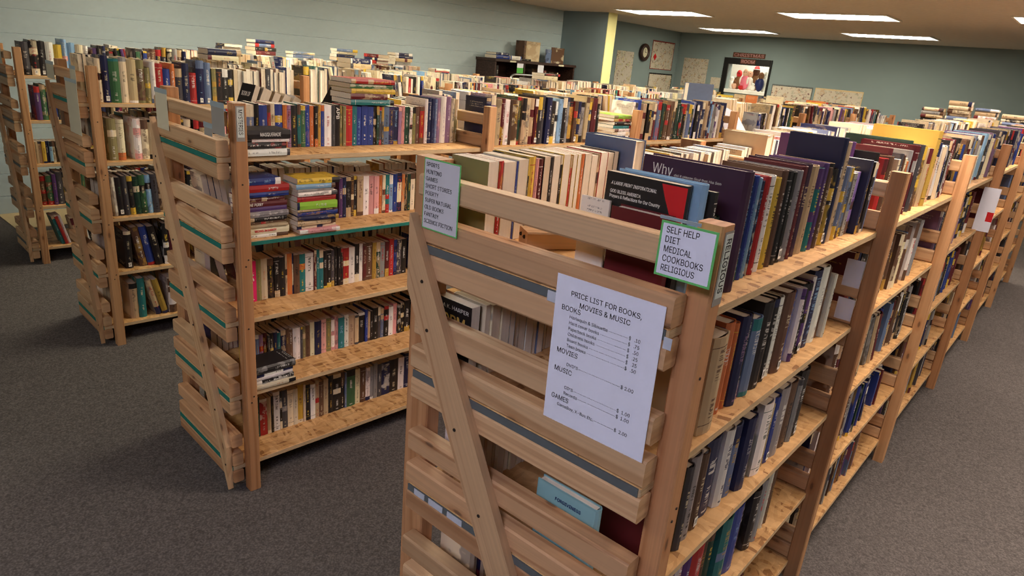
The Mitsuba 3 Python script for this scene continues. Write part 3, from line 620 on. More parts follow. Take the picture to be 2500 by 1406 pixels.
def book_mesh(b):
    """(cover, pages), each (vertices, faces, uv)"""
    t, d, h, hard = b.t, b.d, b.h, b.kind == 'h'
    c = .0024 if hard else .0007
    ov = .003 if hard else .0004
    if t < 3*c: c = t/5
    bul = min(.32*t, .008) if hard else min(.12*t, .002)
    ns = 5 if hard else 3
    arc = [(t*k/(ns-1), bul*(1-math.sin(math.pi*k/(ns-1)))) for k in range(ns)]
    outer = [(0, d)] + arc + [(t, d)]
    inner = [(c, d)] + [(min(max(x, c), t-c), y+c+.0002) for x, y in arc] + [(t-c, d)]
    n = len(outer)
    V, F, UV = [], [], []
    def quad(ps, fc, ab):
        i = len(V)
        V.extend(ps); F.extend([[i, i+1, i+2], [i, i+2, i+3]])
        UV.extend([[b.id*4+1+x, fc*4+1+y] for x, y in ab])
    for k in range(n-1):
        p, q = outer[k], outer[k+1]
        fc = 2 if k == 0 else 3 if k == n-2 else 1
        if fc == 1: ab = [(p[0]/t, 0), (q[0]/t, 0), (q[0]/t, 1), (p[0]/t, 1)]
        else: ab = [(p[1]/d, 0), (q[1]/d, 0), (q[1]/d, 1), (p[1]/d, 1)]
        quad([(*p, 0), (*q, 0), (*q, h), (*p, h)], fc, ab)
        p2, q2 = inner[k], inner[k+1]
        if hard and (k == 0 or k == n-2): quad([(*p2, 0), (*q2, 0), (*q2, h), (*p2, h)], 4, [(.5, .5)]*4)
        for z in (0, h): quad([(*p, z), (*q, z), (*q2, z), (*p2, z)], 4, [(.5, .5)]*4)
    for p, q in ((outer[0], inner[0]), (outer[-1], inner[-1])): quad([(*p, 0), (*q, 0), (*q, h), (*p, h)], 4, [(.5, .5)]*4)
    cover = (np.array(V, float), np.array(F), np.array(UV, float))
    V, F, UV = [], [], []
    x0, x1, y0, y1, z0, z1 = c, t-c, bul+c, d-ov, ov, h-ov
    for z in (z0, z1): quad([(x0, y0, z), (x1, y0, z), (x1, y1, z), (x0, y1, z)], 0, [(0, .1), (1, .1), (1, .9), (0, .9)])
    if hard:    # hollowed fore edge
        xm, ym = (x0+x1)/2, y1 - min(.006, .2*t)
        for xa, ya, aa, xb, yb, ab_ in ((x0, y1, 0, xm, ym, .5), (xm, ym, .5, x1, y1, 1)):
            quad([(xa, ya, z0), (xb, yb, z0), (xb, yb, z1), (xa, ya, z1)], 0, [(aa, .1), (ab_, .1), (ab_, .9), (aa, .9)])
    else: quad([(x0, y1, z0), (x1, y1, z0), (x1, y1, z1), (x0, y1, z1)], 0, [(0, .1), (1, .1), (1, .9), (0, .9)])
    if t > 3.2*c:
        for x in (x0, x1): quad([(x, y0, z0), (x, y1, z0), (x, y1, z1), (x, y0, z1)], 0, [(.02, .1)]*4)
    pages = (np.array(V, float), np.array(F), np.array(UV, float))
    A = np.stack([b.T, b.D, b.H], 1)
    flip = np.linalg.det(A) < 0
    return [(v @ A.T + b.o, f[:, ::-1] if flip else f, uv) for v, f, uv in (cover, pages)]

# ---------------------------------------------------------------- which books show largest: a small depth buffer of books and boards
def visible_counts(scale=0.5):
    W_, H_ = int(2500*scale), int(1406*scale)
    depth = np.zeros((H_, W_), np.float32); ident = np.full((H_, W_), -1, np.int32)
    QUADS = [(0, 1, 3, 2), (4, 5, 7, 6), (0, 1, 5, 4), (2, 3, 7, 6), (0, 2, 6, 4), (1, 3, 7, 5)]
    R3 = np.stack([RIGHT, UP, FWD])
    def draw(c8, idn):
        q = (c8 - EYE) @ R3.T
        if q[:, 2].min() < .08: return
        px = np.stack([(1250 + FOCAL*q[:, 0]/q[:, 2])*scale, (703 - FOCAL*q[:, 1]/q[:, 2])*scale], 1)
        if px[:, 0].max() < 0 or px[:, 0].min() > W_ or px[:, 1].max() < 0 or px[:, 1].min() > H_: return
        cen = c8.mean(0)
        for f in QUADS:
            P = c8[list(f)]; nrm = np.cross(P[1]-P[0], P[2]-P[0])
            if (nrm @ (P[0]-cen))*(nrm @ (EYE-P[0])) <= 0: continue
            p = px[list(f)]
            x0, x1 = max(int(p[:, 0].min()), 0), min(int(p[:, 0].max())+2, W_); y0, y1 = max(int(p[:, 1].min()), 0), min(int(p[:, 1].max())+2, H_)
            if x0 >= x1 or y0 >= y1: continue
            X, Y = np.meshgrid(np.arange(x0, x1)+.5, np.arange(y0, y1)+.5)
            e = [(p[(k+1) % 4, 0]-p[k, 0])*(Y-p[k, 1]) - (p[(k+1) % 4, 1]-p[k, 1])*(X-p[k, 0]) for k in range(4)]
            inside = ((e[0] >= 0) & (e[1] >= 0) & (e[2] >= 0) & (e[3] >= 0)) | ((e[0] <= 0) & (e[1] <= 0) & (e[2] <= 0) & (e[3] <= 0))
            if not inside.any(): continue
            # 1/depth is linear in the picture
            iz = 1/q[list(f), 2]
            Amat = np.c_[p, np.ones(4)]
            co = np.linalg.lstsq(Amat, iz, rcond=None)[0]
            zi = co[0]*X + co[1]*Y + co[2]
            sub = depth[y0:y1, x0:x1]; on = inside & (zi > sub)
            sub[on] = zi[on]; ident[y0:y1, x0:x1][on] = idn
    for c8 in OCC: draw(c8, -2)
    for b in BOOKS:
        draw(np.array([b.o + b.T*b.t*i + b.D*b.d*j + b.H*b.h*k for i in (0, 1) for j in (0, 1) for k in (0, 1)]), b.id)
    return np.bincount(ident[ident >= 0], minlength=len(BOOKS))
SEEN = visible_counts()
order = sorted(range(len(BOOKS)), key=lambda i: (-1e6 if BOOKS[i].force else 0) - SEEN[i])
CHOSEN = set(order[:300])

slots = {}
for b in BOOKS:
    if getattr(b, 'slot', None): slots.setdefault(b.slot, []).append(b)
SHELF = ['top shelf', 'second shelf', 'third shelf', 'fourth shelf', 'bottom shelf']
SHORT = {'C': 'price list rack', 'B': 'mysteries rack', 'A': 'rack behind mysteries', 'O': 'rack beside block wall'}
for key, bs in slots.items():
    bs.sort(key=lambda b: b.y)
    rack, bay, shelf, side = key
    for k, b in enumerate(bs):
        pos = f'{ordinal(k+1)} from front post' if side > 0 else f'{ordinal(k+1)} in back row'
        b.place = b.place or f'{pos}, {SHELF[shelf]}, {ordinal(bay+1)} bay, {SHORT[rack]}'
        b.group = getattr(b, 'group', None) or f'books standing on the {SHORT[rack]}'
sv, sf, su, at = [], [], [], 0
for b in BOOKS:
    cov, pag = book_mesh(b)
    if b.id in CHOSEN:
        key = numbered('hardcover_book' if b.kind == 'h' else 'paperback_book')
        b.key = key
        kind = 'hardcover' if b.kind == 'h' else 'paperback'
        tag(key, b.label or f'{NAME[b.base]} {kind}, {b.place}', 'book', getattr(b, 'group', '') or 'books standing out on the racks')
        put(key + '__cover', cov[:2], 'book_paint', False, cov[2]); put(key + '__pages', pag[:2], 'book_paint', False, pag[2])
    else:
        for v, f, uv in (cov, pag):
            sv.append(v); sf.append(f + at); su.append(uv); at += len(v)
put('packed_books', (np.vstack(sv), np.vstack(sf)), 'book_paint', False, np.vstack(su))
tag('packed_books', 'hundreds of further books packed on the pine racks', 'books', kind='stuff')

# lettering that can be read on single books
def on_face(b, words, height, u, v, mat, bold=False, width=None, shear=0.0, face='front'):
    """words on the near cover (t = 0) of a book whose spine is to the right; u from the fore edge, v from the bottom"""
    m = RACKS[b.rack].m
    left = b.D[0] > 0
    ex, ez = (b.D if left else -b.D), b.H
    nrm = -b.T
    o = (b.o if left else b.o + b.D*b.d) + ex*u + ez*v + nrm*.0003
    part(b.key, 'lettering', text(words, height, frame4(o, ex, ez, nrm), .0004, bold, width, shear), mat)
on_face(godbless, 'A LARGE PRINT INSPIRATIONAL', .0056, .010, .172, 'silver_print', True, .090, .25)
on_face(godbless, 'GOD BLESS AMERICA', .0056, .010, .158, 'silver_print', True, .062)
on_face(godbless, 'Prayers & Reflections for Our Country', .0056, .010, .1495, 'silver_print', True, .100)
def star(b, u, v, r, mat='silver_print', name='star', rot=.2):
    from shapely import Polygon
    pts = [((r if k % 2 == 0 else r*.42)*math.cos(math.pi*k/5+rot)+u, (r if k % 2 == 0 else r*.42)*math.sin(math.pi*k/5+rot)+v) for k in range(10)]
    m = trimesh.creation.extrude_polygon(Polygon(pts), .0004, engine='earcut')
    part(b.key, name, moved(m, frame4(b.o + b.D*b.d - b.T*.0003, -b.D, b.H, -b.T)), mat)
star(godbless, .034, .122, .016); star(godbless, .118, .102, .02); star(godbless, .012, .048, .022)
def patch(b, pts, mat, name):
    from shapely import Polygon
    m = trimesh.creation.extrude_polygon(Polygon(pts), .0003, engine='earcut')
    part(b.key, name, moved(m, frame4(b.o + b.D*b.d - b.T*.0003, -b.D, b.H, -b.T)), mat)
patch(godbless, [(.108, .190), (.155, .190), (.155, .135), (.145, .125), (.13, .14), (.118, .165)], 'red', 'cover_print')
patch(godbless, [(.145, .125), (.155, .135), (.155, .105), (.15, .10)], 'white', 'cover_print')
on_face(why, 'Why', .018, .020, .186, 'silver_print', False, .042)
on_face(why, 'did it please God that His Son', .0044, .066, .1855, 'silver_print', False, .092)
on_face(why, 'by God', .004, .135, .168, 'silver_print', False, .02)
on_face(forgive, 'FORGIVENESS', .007, .045, .128, 'navy', True, .062)
for k in range(4): on_face(forgive, ['the way to peace', 'of heart and mind', 'in every day', 'and every hour'][k], .003, .05, .113-.008*k, 'navy', False, .05) if False else None
on_face(storm, 'RA K. HARPER', .0085, .012, .138, 'silver_print', False, .085)
on_face(storm, 'ORM', .022, .018, .104, 'gold_print', True, .07)
def spine_text(b, words, height, start, mat, bold=True, width=None):
    """down the spine of a standing book whose spine faces the rack's right side"""
    if not hasattr(b, 'key'): return
    ex, ey, nrm = -b.H, b.T, -b.D
    o = b.o + b.H*start + b.T*(b.t/2 - height*.5) + nrm*.0004
    part(b.key, 'lettering', text(words, height, frame4(o, ex, ey, nrm), .0004, bold, width), mat)
def flat_text(b, words, height, start, mat, width=None):
    """along the spine of a book lying flat"""
    if not hasattr(b, 'key'): return
    ex, ey, nrm = b.H, b.T, -b.D
    o = b.o + b.H*start + b.T*(b.t/2 - height*.5) + nrm*.0004
    part(b.key, 'lettering', text(words, height, frame4(o, ex, ey, nrm), .0004, True, width), mat)
for b in BOOKS:
    if getattr(b, 'slot', None) == ('B', 0, 0, 1):
        if abs(b.y-.453) < 1e-6: spine_text(b, 'APB', .013, .140, 'silver_print', True, .042)
    if b.place and b.place.endswith('touching the post, mysteries second shelf') and hasattr(b, 'key'):
        if b.base == 'C' and b.t > .02: flat_text(b, 'MICHAEL McGARRITY', .007, .03, 'red', .075)
        if b.base == 'V': flat_text(b, 'ANNE PERRY', .007, .008, 'silver_print', .055)
        if b.base == 'M' and b.alt == 'K': flat_text(b, 'ANNE PERRY', .009, .004, 'silver_print', .06)
    if b.place and b.place.endswith('beneath the MYSTERIES label') and hasattr(b, 'key'):
        if b.base == 'K' and b.t > .025: flat_text(b, 'MASQUERADE', .011, .045, 'silver_print', .07)

# ---------------------------------------------------------------- signs, labels and the price list
def sheet(key, name, m, w, h, mat, thick=.0008):
    return part(key, name, moved(box((0, 0, 0), (w, h, thick)), m), mat)
def sign_frame(rack, x, z, y=-.0475, rot=0.0):
    """lower left corner of a sheet on a rack's end: reading along +x, facing -y"""
    c, s = math.cos(rot), math.sin(rot)
    return RACKS[rack].m @ frame4((x, y, z), (c, 0, s), (-s, 0, c), (0, -1, 0))
def lines_of(key, m, items, mat='ink'):
    for words, hgt, x, y, wd, bold in items:
        part(key, 'lettering', text(words, hgt, m @ frame4((x, y, .0009), EX, EY, EZ), .0003, bold, wd), mat)
k = numbered('price_list'); tag(k, 'white price list sheet taped across the slats of the front rack end', 'sign')
m = sign_frame('C', -.244, .982, -.0665+.0185, .012)
sheet(k, 'sheet', m, .204, .267, 'paper')
U = .204/263
rows = [('PRICE LIST FOR BOOKS,', .0088, .031, .2352, .135, 0), ('MOVIES & MUSIC', .0088, .050, .2192, .0976, 0), ('BOOKS', .0088, .015, .2075, .039, 0)]
for j, (nm, pr) in enumerate((('Harlequin & Silouette', '.10'), ('Hard cover books', '.75'), ('Paperback books', '.50'), ('Childrens books', '.25'), ('Board books', '.25'), ('Teen books', '.50'))):
    yy = .1962 - .0103*j
    wn = {0: .0765, 1: .061, 2: .057, 3: .055, 4: .043, 5: .040}[j]
    rows += [(nm, .0054, .033, yy, wn, 0), ('-'*26, .0050, .035+wn, yy, .147-.035-wn, 0), ('$', .0062, .149, yy, .0037, 0), (pr, .0058, .159, yy, .0105, 0)]
rows += [('MOVIES', .0088, .014, .1302, .044, 0), ("DVD'S", .0056, .0375, .1108, .024, 0), ('-'*30, .005, .063, .1108, .082, 0), ('$ 2.00', .0060, .1465, .1108, .0238, 0),
         ('MUSIC', .0088, .0132, .0958, .037, 0), ("CD'S", .0056, .0382, .0678, .0185, 0), ('-'*30, .005, .058, .0678, .086, 0), ('$  1.00', .0060, .1453, .0678, .025, 0),
         ('Records', .0056, .0378, .0570, .029, 0), ('-'*28, .005, .068, .0570, .076, 0), ('$  1.00', .0060, .1453, .0570, .025, 0),
         ('GAMES', .0088, .0131, .0430, .037, 0), ('GameBoy, X-Box Etc.', .0056, .027, .0320, .077, 0), ('-'*20, .005, .1055, .0320, .039, 0), ('$  2.00', .0060, .1455, .0320, .025, 0)]
lines_of(k, m, rows)
for x0, z0, ln in ((-.2655, 1.205, .024), (-.04, 1.197, .014)):
    part(k, 'tape', RACKS['C'] and moved(rbox((x0, -.0476, z0-.011), (x0+ln, -.0462, z0+.008), .0004), RACKS['C'].m), 'tape_white')

k = numbered('category_sign'); tag(k, 'green bordered sign reading SELF HELP DIET MEDICAL COOKBOOKS RELIGIOUS on the front post', 'sign')
m = sign_frame('C', -.0735, 1.2955, -.0478, .004)
sheet(k, 'border', m, .089, .0825, 'border_green', .0007)
sheet(k, 'sheet', m @ M(.0035, .0035, .0003), .082, .0755, 'paper', .0007)
lines_of(k, m @ M(0, 0, .0002), [(w, .0094, .0095, .066-.0142*j, wd, 0) for j, (w, wd) in enumerate((('SELF HELP', .052), ('DIET', .024), ('MEDICAL', .045), ('COOKBOOKS', .065), ('RELIGIOUS', .054)))])
sheet(k, 'sleeve', m @ M(-.004, .084, -.0004), .065, .005, 'clear_mylar', .0006)

k = numbered('category_sign'); tag(k, 'green edged sign listing SPORTS HUNTING GAMES down to SCIENCE FICTION, over the back post', 'sign')
m = sign_frame('C', -.590, 1.2485, -.0478, -.004)
sheet(k, 'border', m, .099, .138, 'border_green', .0007)
sheet(k, 'sheet', m @ M(.002, .0025, .0003), .0945, .133, 'paper_laminated', .0007)
lines_of(k, m @ M(0, 0, .0002), [(w, .0080, .006, .1222-.01375*j, wd, 0) for j, (w, wd) in enumerate((('SPORTS', .036), ('HUNTING', .043), ('GAMES', .033), ('SHORT STORIES', .073), ('POERTY', .038), ('SUPER NATURAL', .074), ('OLD BOOKS', .054), ('FANTASY', .041), ('SCIENCE FICTION', .080)))])

def post_label(rack, words, x, y0, y1, z0, z1, label, name='post_label'):
    k = numbered(name); tag(k, label, 'label')
    part(k, 'strip', moved(box((x, y0, z0), (x+.0008, y1, z1)), RACKS[rack].m), 'label_pale')
    wdt = y1-y0; h = wdt*.62
    mm = RACKS[rack].m @ frame4((x+.0009, y0+wdt*.19, z1-.006), (0, 0, -1), EY, EX)
    part(k, 'lettering', text(words, h, mm, .0003, False, (z1-z0)-.014), 'ink')
    part(k, 'tape', moved(box((x-.0002, y0-.004, z0-.012), (x+.0002, y1+.002, z1+.004)), RACKS[rack].m), 'plastic_film')
post_label('C', 'RELIGIOUS', .0007, .012, .036, 1.264, 1.364, 'narrow vertical label reading RELIGIOUS on the front post')
post_label('B', 'MYSTERIES', .0007, .009, .030, 1.276, 1.366, 'narrow vertical white label reading MYSTERIES on the post')
for rack, x, z, w, h, rot, mat, lab in (('B', -.512, 1.242, .108, .132, .0, 'paper_old', 'faded grey green sign taped to the back post of the mysteries rack'), ('B', -.045, 1.285, .088, .092, .0, 'plastic_film', 'clear taped sign turned around the front post of the mysteries rack'),
                                        ('B', -.106, 1.272, .058, .036, .0, 'plastic_film', 'small clear taped label on the slats below the mysteries sign'),
                                        ('A', -.196, 1.064, .186, .245, .0, 'paper_old', 'long pale paper strip hanging on the slats behind mysteries'), ('A', -.505, 1.285, .138, .08, .0, 'paper_old', 'grey sign over the back post of the rack behind mysteries'),
                                        ('A', -.09, 1.29, .088, .08, .0, 'paper_old', 'grey white sign beside the front post of the rack behind mysteries'), ('O', -.16, 1.27, .075, .095, 0., 'paper_old', 'pale sign on the end of the rack beside the block wall')):
    k = numbered('paper_sign'); tag(k, lab, 'sign')
    m = sign_frame(rack, x, z, -.0475 if x > -.45 else -.0475, rot)
    sheet(k, 'sheet', m, w, h, mat)
    part(k, 'tape', moved(box((-.004, h-.012, .0006), (w+.004, h+.004, .0011)), m), 'clear_mylar')
# white paper strips stuck on the painted shelf edge, low on the front rack
for j, (x, w) in enumerate(((-.578, .034), (-.530, .045), (-.470, .045))):
    k = numbered('paper_strip'); tag(k, f'{["short", "middle", "third"][j]} white paper strip stuck on the grey shelf edge low on the front rack', 'label', 'paper strips on the lower shelf edge')
    put(k, moved(box((x, -.0468, .6295), (x+w, -.0456, .6445)), RACKS['C'].m), 'tape_white')

# ---------------------------------------------------------------- things by the far walls
def poster_fn(p, n, uv):
    i = dr.floor(uv.x/4); a = uv.x - 4*i - 1; b = uv.y
    f = mikit.fbm(a*15 + i*3, b*15, 2.0); g = mikit.fbm(a*13 + i, b*19, 6.0); h = mikit.noise(a*40, b*55, i)
    c = mikit.mix((.60, .53, .43), (.52, .47, .40), mikit.cell_rand(i, 1))
    c = mikit.mix(c, mikit.mix((.50, .20, .14), (.50, .46, .16), mikit.cell_rand(i, 2)), mikit.smoothstep(.58, .72, f)*.5)
    c = mikit.mix(c, (.30, .33, .22), mikit.smoothstep(.60, .74, g)*.4)
    return dr.select((h > .78) & (f > .45), mi.Color3f(.22, .13, .11), c)
textured('poster_print', poster_fn, 0.7, 0.2)
PN = [0]
def poster(label, o, ex, ey, w, h, edge=None, name='poster'):
    k = numbered(name); tag(k, label, 'poster')
    PN[0] += 1
    nrm = np.cross(ex, ey)
    m = frame4(o, ex, ey, nrm)
    v = np.array([[0, 0, .004], [w, 0, .004], [w, h, .004], [0, h, .004], [0, 0, 0], [w, 0, 0], [w, h, 0], [0, h, 0.0]])
    f = np.array([[0, 1, 2], [0, 2, 3], [0, 4, 5], [0, 5, 1], [1, 5, 6], [1, 6, 2], [2, 6, 7], [2, 7, 3], [3, 7, 4], [3, 4, 0]])
    uv = np.array([[PN[0]*4+1+x/max(w, h), y/max(w, h)] for x, y, _ in v])
    part(k, 'sheet', (xf(m, v), f), 'poster_print', False, uv)
    if edge:
        e = .022
        part(k, 'border', moved(joined(box((0, h-e, 0), (w, h, .0055)), box((0, 0, 0), (w, e*.5, .0055)), box((0, 0, 0), (e*.6, h, .0055)), box((w-e*.6, 0, 0), (w, h, .0055))), m), edge)
    return k, m
NY, PX = np.array([0, -1.0, 0]), np.array([1.0, 0, 0])
poster('tall narrow poster between the pier and the round clock', (XW, 9.17, 1.20), EY, EZ, .53, .65)
k, m = poster('poster with a red diamond, top of its column beside the clock', (XW, 10.28, 1.605), EY, EZ, .79, .49, 'lettering_rust')
d_ = trimesh.creation.box((.085, .085, .003)); d_.apply_transform(trimesh.transformations.rotation_matrix(math.pi/4, [0, 0, 1])); d_.apply_translation((.13, .21, .006)); part(k, 'red_diamond', moved(d_, m), 'red')
poster('poster with a dark top edge hanging under the red diamond poster', (XW, 10.30, 1.10), EY, EZ, .84, .44, 'black')
poster('cream poster in the corner of the far wall', (-6.10, YF, 1.36), PX, EZ, .50, .50)
poster('small yellow paper beside the Christmas room window', (-5.50, YF, 1.37), PX, EZ, .19, .19)
scene[numbered('poster')] if False else None
poster('greenish map poster directly beyond the Christmas room window', (-4.34, YF, 1.12), PX, EZ, .70, .42, 'grey_edge')
poster('wide pale map poster at the end of the poster row', (-3.60, YF, 1.22), PX, EZ, .76, .325, 'bare_floor')
k = numbered('wall_clock'); tag(k, 'round wall clock with thick dark rim between two posters', 'clock')
tor = trimesh.creation.torus(.115, .034, 40, 12)
CM = frame4((XW+.03, 9.995, 1.866), EY, EZ, EX)
part(k, 'rim', moved(tor, CM), 'dark_wood', 40)
part(k, 'face', moved(trimesh.creation.cylinder(.098, .02, sections=32), CM), 'paper_old')
part(k, 'hand', moved(joined(box((-.003, 0, .011), (.003, .06, .013)), box((0, -.003, .011), (.045, .003, .013))), CM), 'ink')

k = numbered('lettered_sign'); tag(k, 'rust coloured sign reading CHRISTMAS above the display opening', 'sign')
part(k, 'board', rbox((-5.15, YF-.012, 1.935), (-4.56, YF-.001, 2.015), .002), 'brown')
part(k, 'lettering', text('CHRISTMAS', .052, frame4((-5.13, YF-.0125, 1.949), EX, EZ, NY), .002, True, .55), 'dull_pink')
k = numbered('lettered_sign'); tag(k, 'dark sign reading ROOM on the black lintel of the opening', 'sign')
part(k, 'board', rbox((-4.98, YF-.042, 1.83), (-4.70, YF-.031, 1.91), .002), 'brown')
part(k, 'lettering', text('ROOM', .052, frame4((-4.965, YF-.0425, 1.844), EX, EZ, NY), .002, True, .25), 'dull_pink')
def blob(lo, hi, seed=0, sub=2):
    s = trimesh.creation.icosphere(subdivisions=sub)
    v = s.vertices*(1 + .08*(meshkit.noise(s.vertices*3 + seed*7.1)[:, None]-.5))
    v = v*(np.subtract(hi, lo)/2) + np.add(lo, hi)/2
    return trimesh.Trimesh(v, s.faces, process=False)
FIG = [0]
def figure(label, x, w, h, body, head, hat=None, arms=None):
    k = numbered('christmas_figure'); tag(k, label, 'figurine', 'figures in the Christmas room window')
    FIG[0] += 1; w *= .94
    y = YF + (.09 if h < .18 else (.16, .25, .34)[FIG[0] % 3]); x -= .44*(y - YF); z = OZ0 + .0005
    part(k, 'body', blob((x-w/2, y-w*.4, z), (x+w/2, y+w*.4, z+h*.66), x), body, True)
    part(k, 'head', blob((x-w*.33, y-w*.33, z+h*.56), (x+w*.33, y+w*.33, z+h*.92), x+3), head, True)
    for s in (-1, 1): part(k, 'arm', blob((x+s*w*.42-w*.12, y-w*.35, z+h*.25), (x+s*w*.42+w*.12, y-.0, z+h*.56), x+s), arms or body, True)
    for s in (-1, 1): part(k, 'eye', blob((x+s*w*.12-.006, y-w*.33-.003, z+h*.75), (x+s*w*.12+.006, y-w*.33+.008, z+h*.79), 0, 1), 'black', True)
    if hat:
        c = trimesh.creation.cone(w*.3, h*.28, sections=20); c.apply_translation((x, y, z+h*.84)); part(k, 'hat', c, hat, 30)
        part(k, 'hat_brim', blob((x-w*.33, y-w*.33, z+h*.81), (x+w*.33, y+w*.33, z+h*.88), 4), 'white', True)
figure('small white figure at the end of the Christmas window', -5.09, .13, .24, 'white', 'white')
figure('brown plush figure with red head covering in the Christmas window', -4.97, .16, .37, 'plush_brown', 'red')
figure('pale figure with pink scarf in the Christmas window', -4.85, .17, .40, 'pink', 'skin_tone', None, 'white')
figure('cream doll standing behind in the Christmas window', -4.76, .15, .38, 'white', 'skin_tone')
figure('large dark figure with red pointed hat in the Christmas window', -4.655, .20, .44, 'plush_brown', 'brown', 'red', 'white')
figure('navy figure beside the one with the red hat', -4.56, .15, .36, 'navy', 'plush_brown')
figure('tall white figure at the frame of the Christmas window', -4.485, .12, .38, 'white', 'white')
figure('small red figure low in the middle of the Christmas window', -4.90, .09, .12, 'red', 'pink')
figure('small tan figure low in the Christmas window', -5.03, .09, .17, 'skin_tone', 'plush_brown')
figure('small white bear figure at the feet of the red hat figure', -4.68, .10, .15, 'white', 'white')

# dark bookcase against the block wall
k = numbered('bookcase'); tag(k, 'dark brown wooden bookcase standing against the blue wall by the pier', 'bookcase')
bx0, bx1, by0, by1, bh = XW+.004, -5.90, 5.83, 7.56, 1.55
for y in (by0, by0+.58, by1-.025): part(k, 'side_panel', rbox((bx0, y, 0), (bx1, y+.025, bh-.03), .002), 'dark_wood')
part(k, 'top', rbox((bx0, by0-.015, bh-.035), (bx1+.015, by1+.015, bh), .003), 'dark_wood')
part(k, 'back', box((bx0, by0, .03), (bx0+.008, by1, bh-.03)), 'dark_wood')
for z in (.05, .42, .80, 1.21): part(k, 'shelf', rbox((bx0, by0, z), (bx1-.01, by1, z+.025), .002), 'dark_wood')
for y, z in ((6.10, 1.518), (7.15, 1.518)): part(k, 'shelf_label', box((bx1+.015, y, z), (bx1+.017, y+.12, z+.022)), 'paper_old')
for y, z, mats, lab in ((6.26, 1.385, ('paper', 'green'), 'white and green card standing in the dark bookcase'), (6.70, 1.375, ('paper', 'paper'), 'plain white card standing in the dark bookcase')):
    q = numbered('display_card'); tag(q, lab, 'card')
    part(q, 'upper_half', box((bx1+.002, y, z+.07), (bx1+.004, y+.13, z+.14)), mats[0]); part(q, 'lower_half', box((bx1+.002, y, z), (bx1+.004, y+.13, z+.07)), mats[1])
CB = []
def case_book(o, Tv, Dv, Hv, t, d, h, code, lab, kind='h'):
    b = book(None, o, Tv, Dv, Hv, t, d, h, kind, code); b.id = b.id
    for q in range(3): tab[b.id, q] = lin(PAL[b.base])[q]; tab[b.id, 3+q] = lin(PAL[b.alt])[q]; tab[b.id, 6+q] = lin(PAL[b.txt])[q]
    cov, pag = book_mesh(b); key = numbered('hardcover_book'); tag(key, lab, 'book', 'books in and on the dark bookcase')
    put(key+'__cover', cov[:2], 'book_paint', False, cov[2]); put(key+'__pages', pag[:2], 'book_paint', False, pag[2])
zt = bh + .0008
case_book((-5.93, 5.88, zt), (0, 0, 1), (-1, 0, 0), (0, 1, 0), .045, .22, .26, 'B/N', 'blue flat volume at the end of the dark bookcase top')
case_book((-5.95, 5.90, zt+.0465), (0, 0, 1), (-1, 0, 0), (0, 1, 0), .03, .2, .24, 'N/W', 'navy volume lying on the blue one on the dark bookcase')
case_book((-5.93, 6.16, zt), (0, .0, 1), (-1, 0, 0), (0, 1, 0), .05, .2, .22, 'W/B', 'white and blue thick volume lying on the dark bookcase top')
case_book((-6.0, 6.50, zt), (0, 1, 0), (-1, 0, 0), (0, 0, 1), .045, .16, .26, 'F/K', 'dark brown tall book upright on the dark bookcase')
case_book((-5.98, 6.555, zt), (-.25, 0, .97), (0, 1, 0), (0, 0, 1), .02, .0001, .0001, 'E', '') if False else None
case_book((-6.06, 6.56, zt), (1, 0, 0), (0, 1, 0), (0, 0, 1), .025, .32, .26, 'E/C', 'tan large book facing out on the dark bookcase')
case_book((-5.93, 6.40, zt), (0, 0, 1), (-1, 0, 0), (0, 1, 0), .025, .15, .18, 'K/W', 'black flat book before the tan one on the bookcase')
case_book((-5.98, 6.93, zt), (1, 0, 0), (0, 1, 0), (0, 0, 1), .02, .12, .18, 'S/N', 'slate book standing out front on the dark bookcase')
case_book((-5.99, 7.07, zt), (1, 0, 0), (0, 1, 0), (0, 0, 1), .02, .29, .215, 'F/C:W', 'brown and cream picture book facing out on the dark bookcase')
for j, (y, t, hh, code) in enumerate(((5.88, .05, .2, 'A'), (5.94, .045, .23, 'K/D'), (6.45, .03, .2, 'T/K'), (6.86, .04, .22, 'E'), (6.91, .03, .2, 'M'), (6.95, .05, .21, 'M/F'), (7.25, .03, .19, 'F/C'))):
    case_book((-5.97, y, 1.2355), (0, 1, 0), (-1, 0, 0), (0, 0, 1), t, .16, hh, code, f'{NAME[code[0]]} book, {ordinal(j+1)} on the upper shelf inside the dark bookcase')
for j in range(10):
    case_book((-5.97, 6.45+.045*j, .8255), (0, 1, 0), (-1, 0, 0), (0, 0, 1), .036, .16, rng.uniform(.2, .26), rng.choice('KNMFWCE'), f'book, {ordinal(j+1)} on the middle shelf inside the dark bookcase')

# bent chrome tube with a perforated bar, rising behind the books
k = numbered('metal_cart'); tag(k, 'bent steel tube handle of a cart behind the crowded book rows', 'cart')
from trimesh.creation import sweep_polygon
from shapely import Point
path = [(-5.2, 5.36, .02), (-5.2, 5.36, 1.33)] + [(-5.2, 5.36+.09*(1-math.cos(a)), 1.33+.06*math.sin(a)) for a in np.linspace(.2, math.pi/2, 6)] + [(-5.2, 6.15, 1.39)] + [(-5.2, 6.15+.12*math.sin(a), 1.39-.08*(1-math.cos(a))) for a in np.linspace(.25, math.pi/2, 6)] + [(-5.2, 6.27, .02)]
part(k, 'tube', sweep_polygon(Point(0, 0).buffer(.013, quad_segs=3), np.array(path), engine='earcut'), 'steel', 50)
part(k, 'bar', box((-5.206, 5.38, 1.30), (-5.196, 6.26, 1.345)), 'steel')

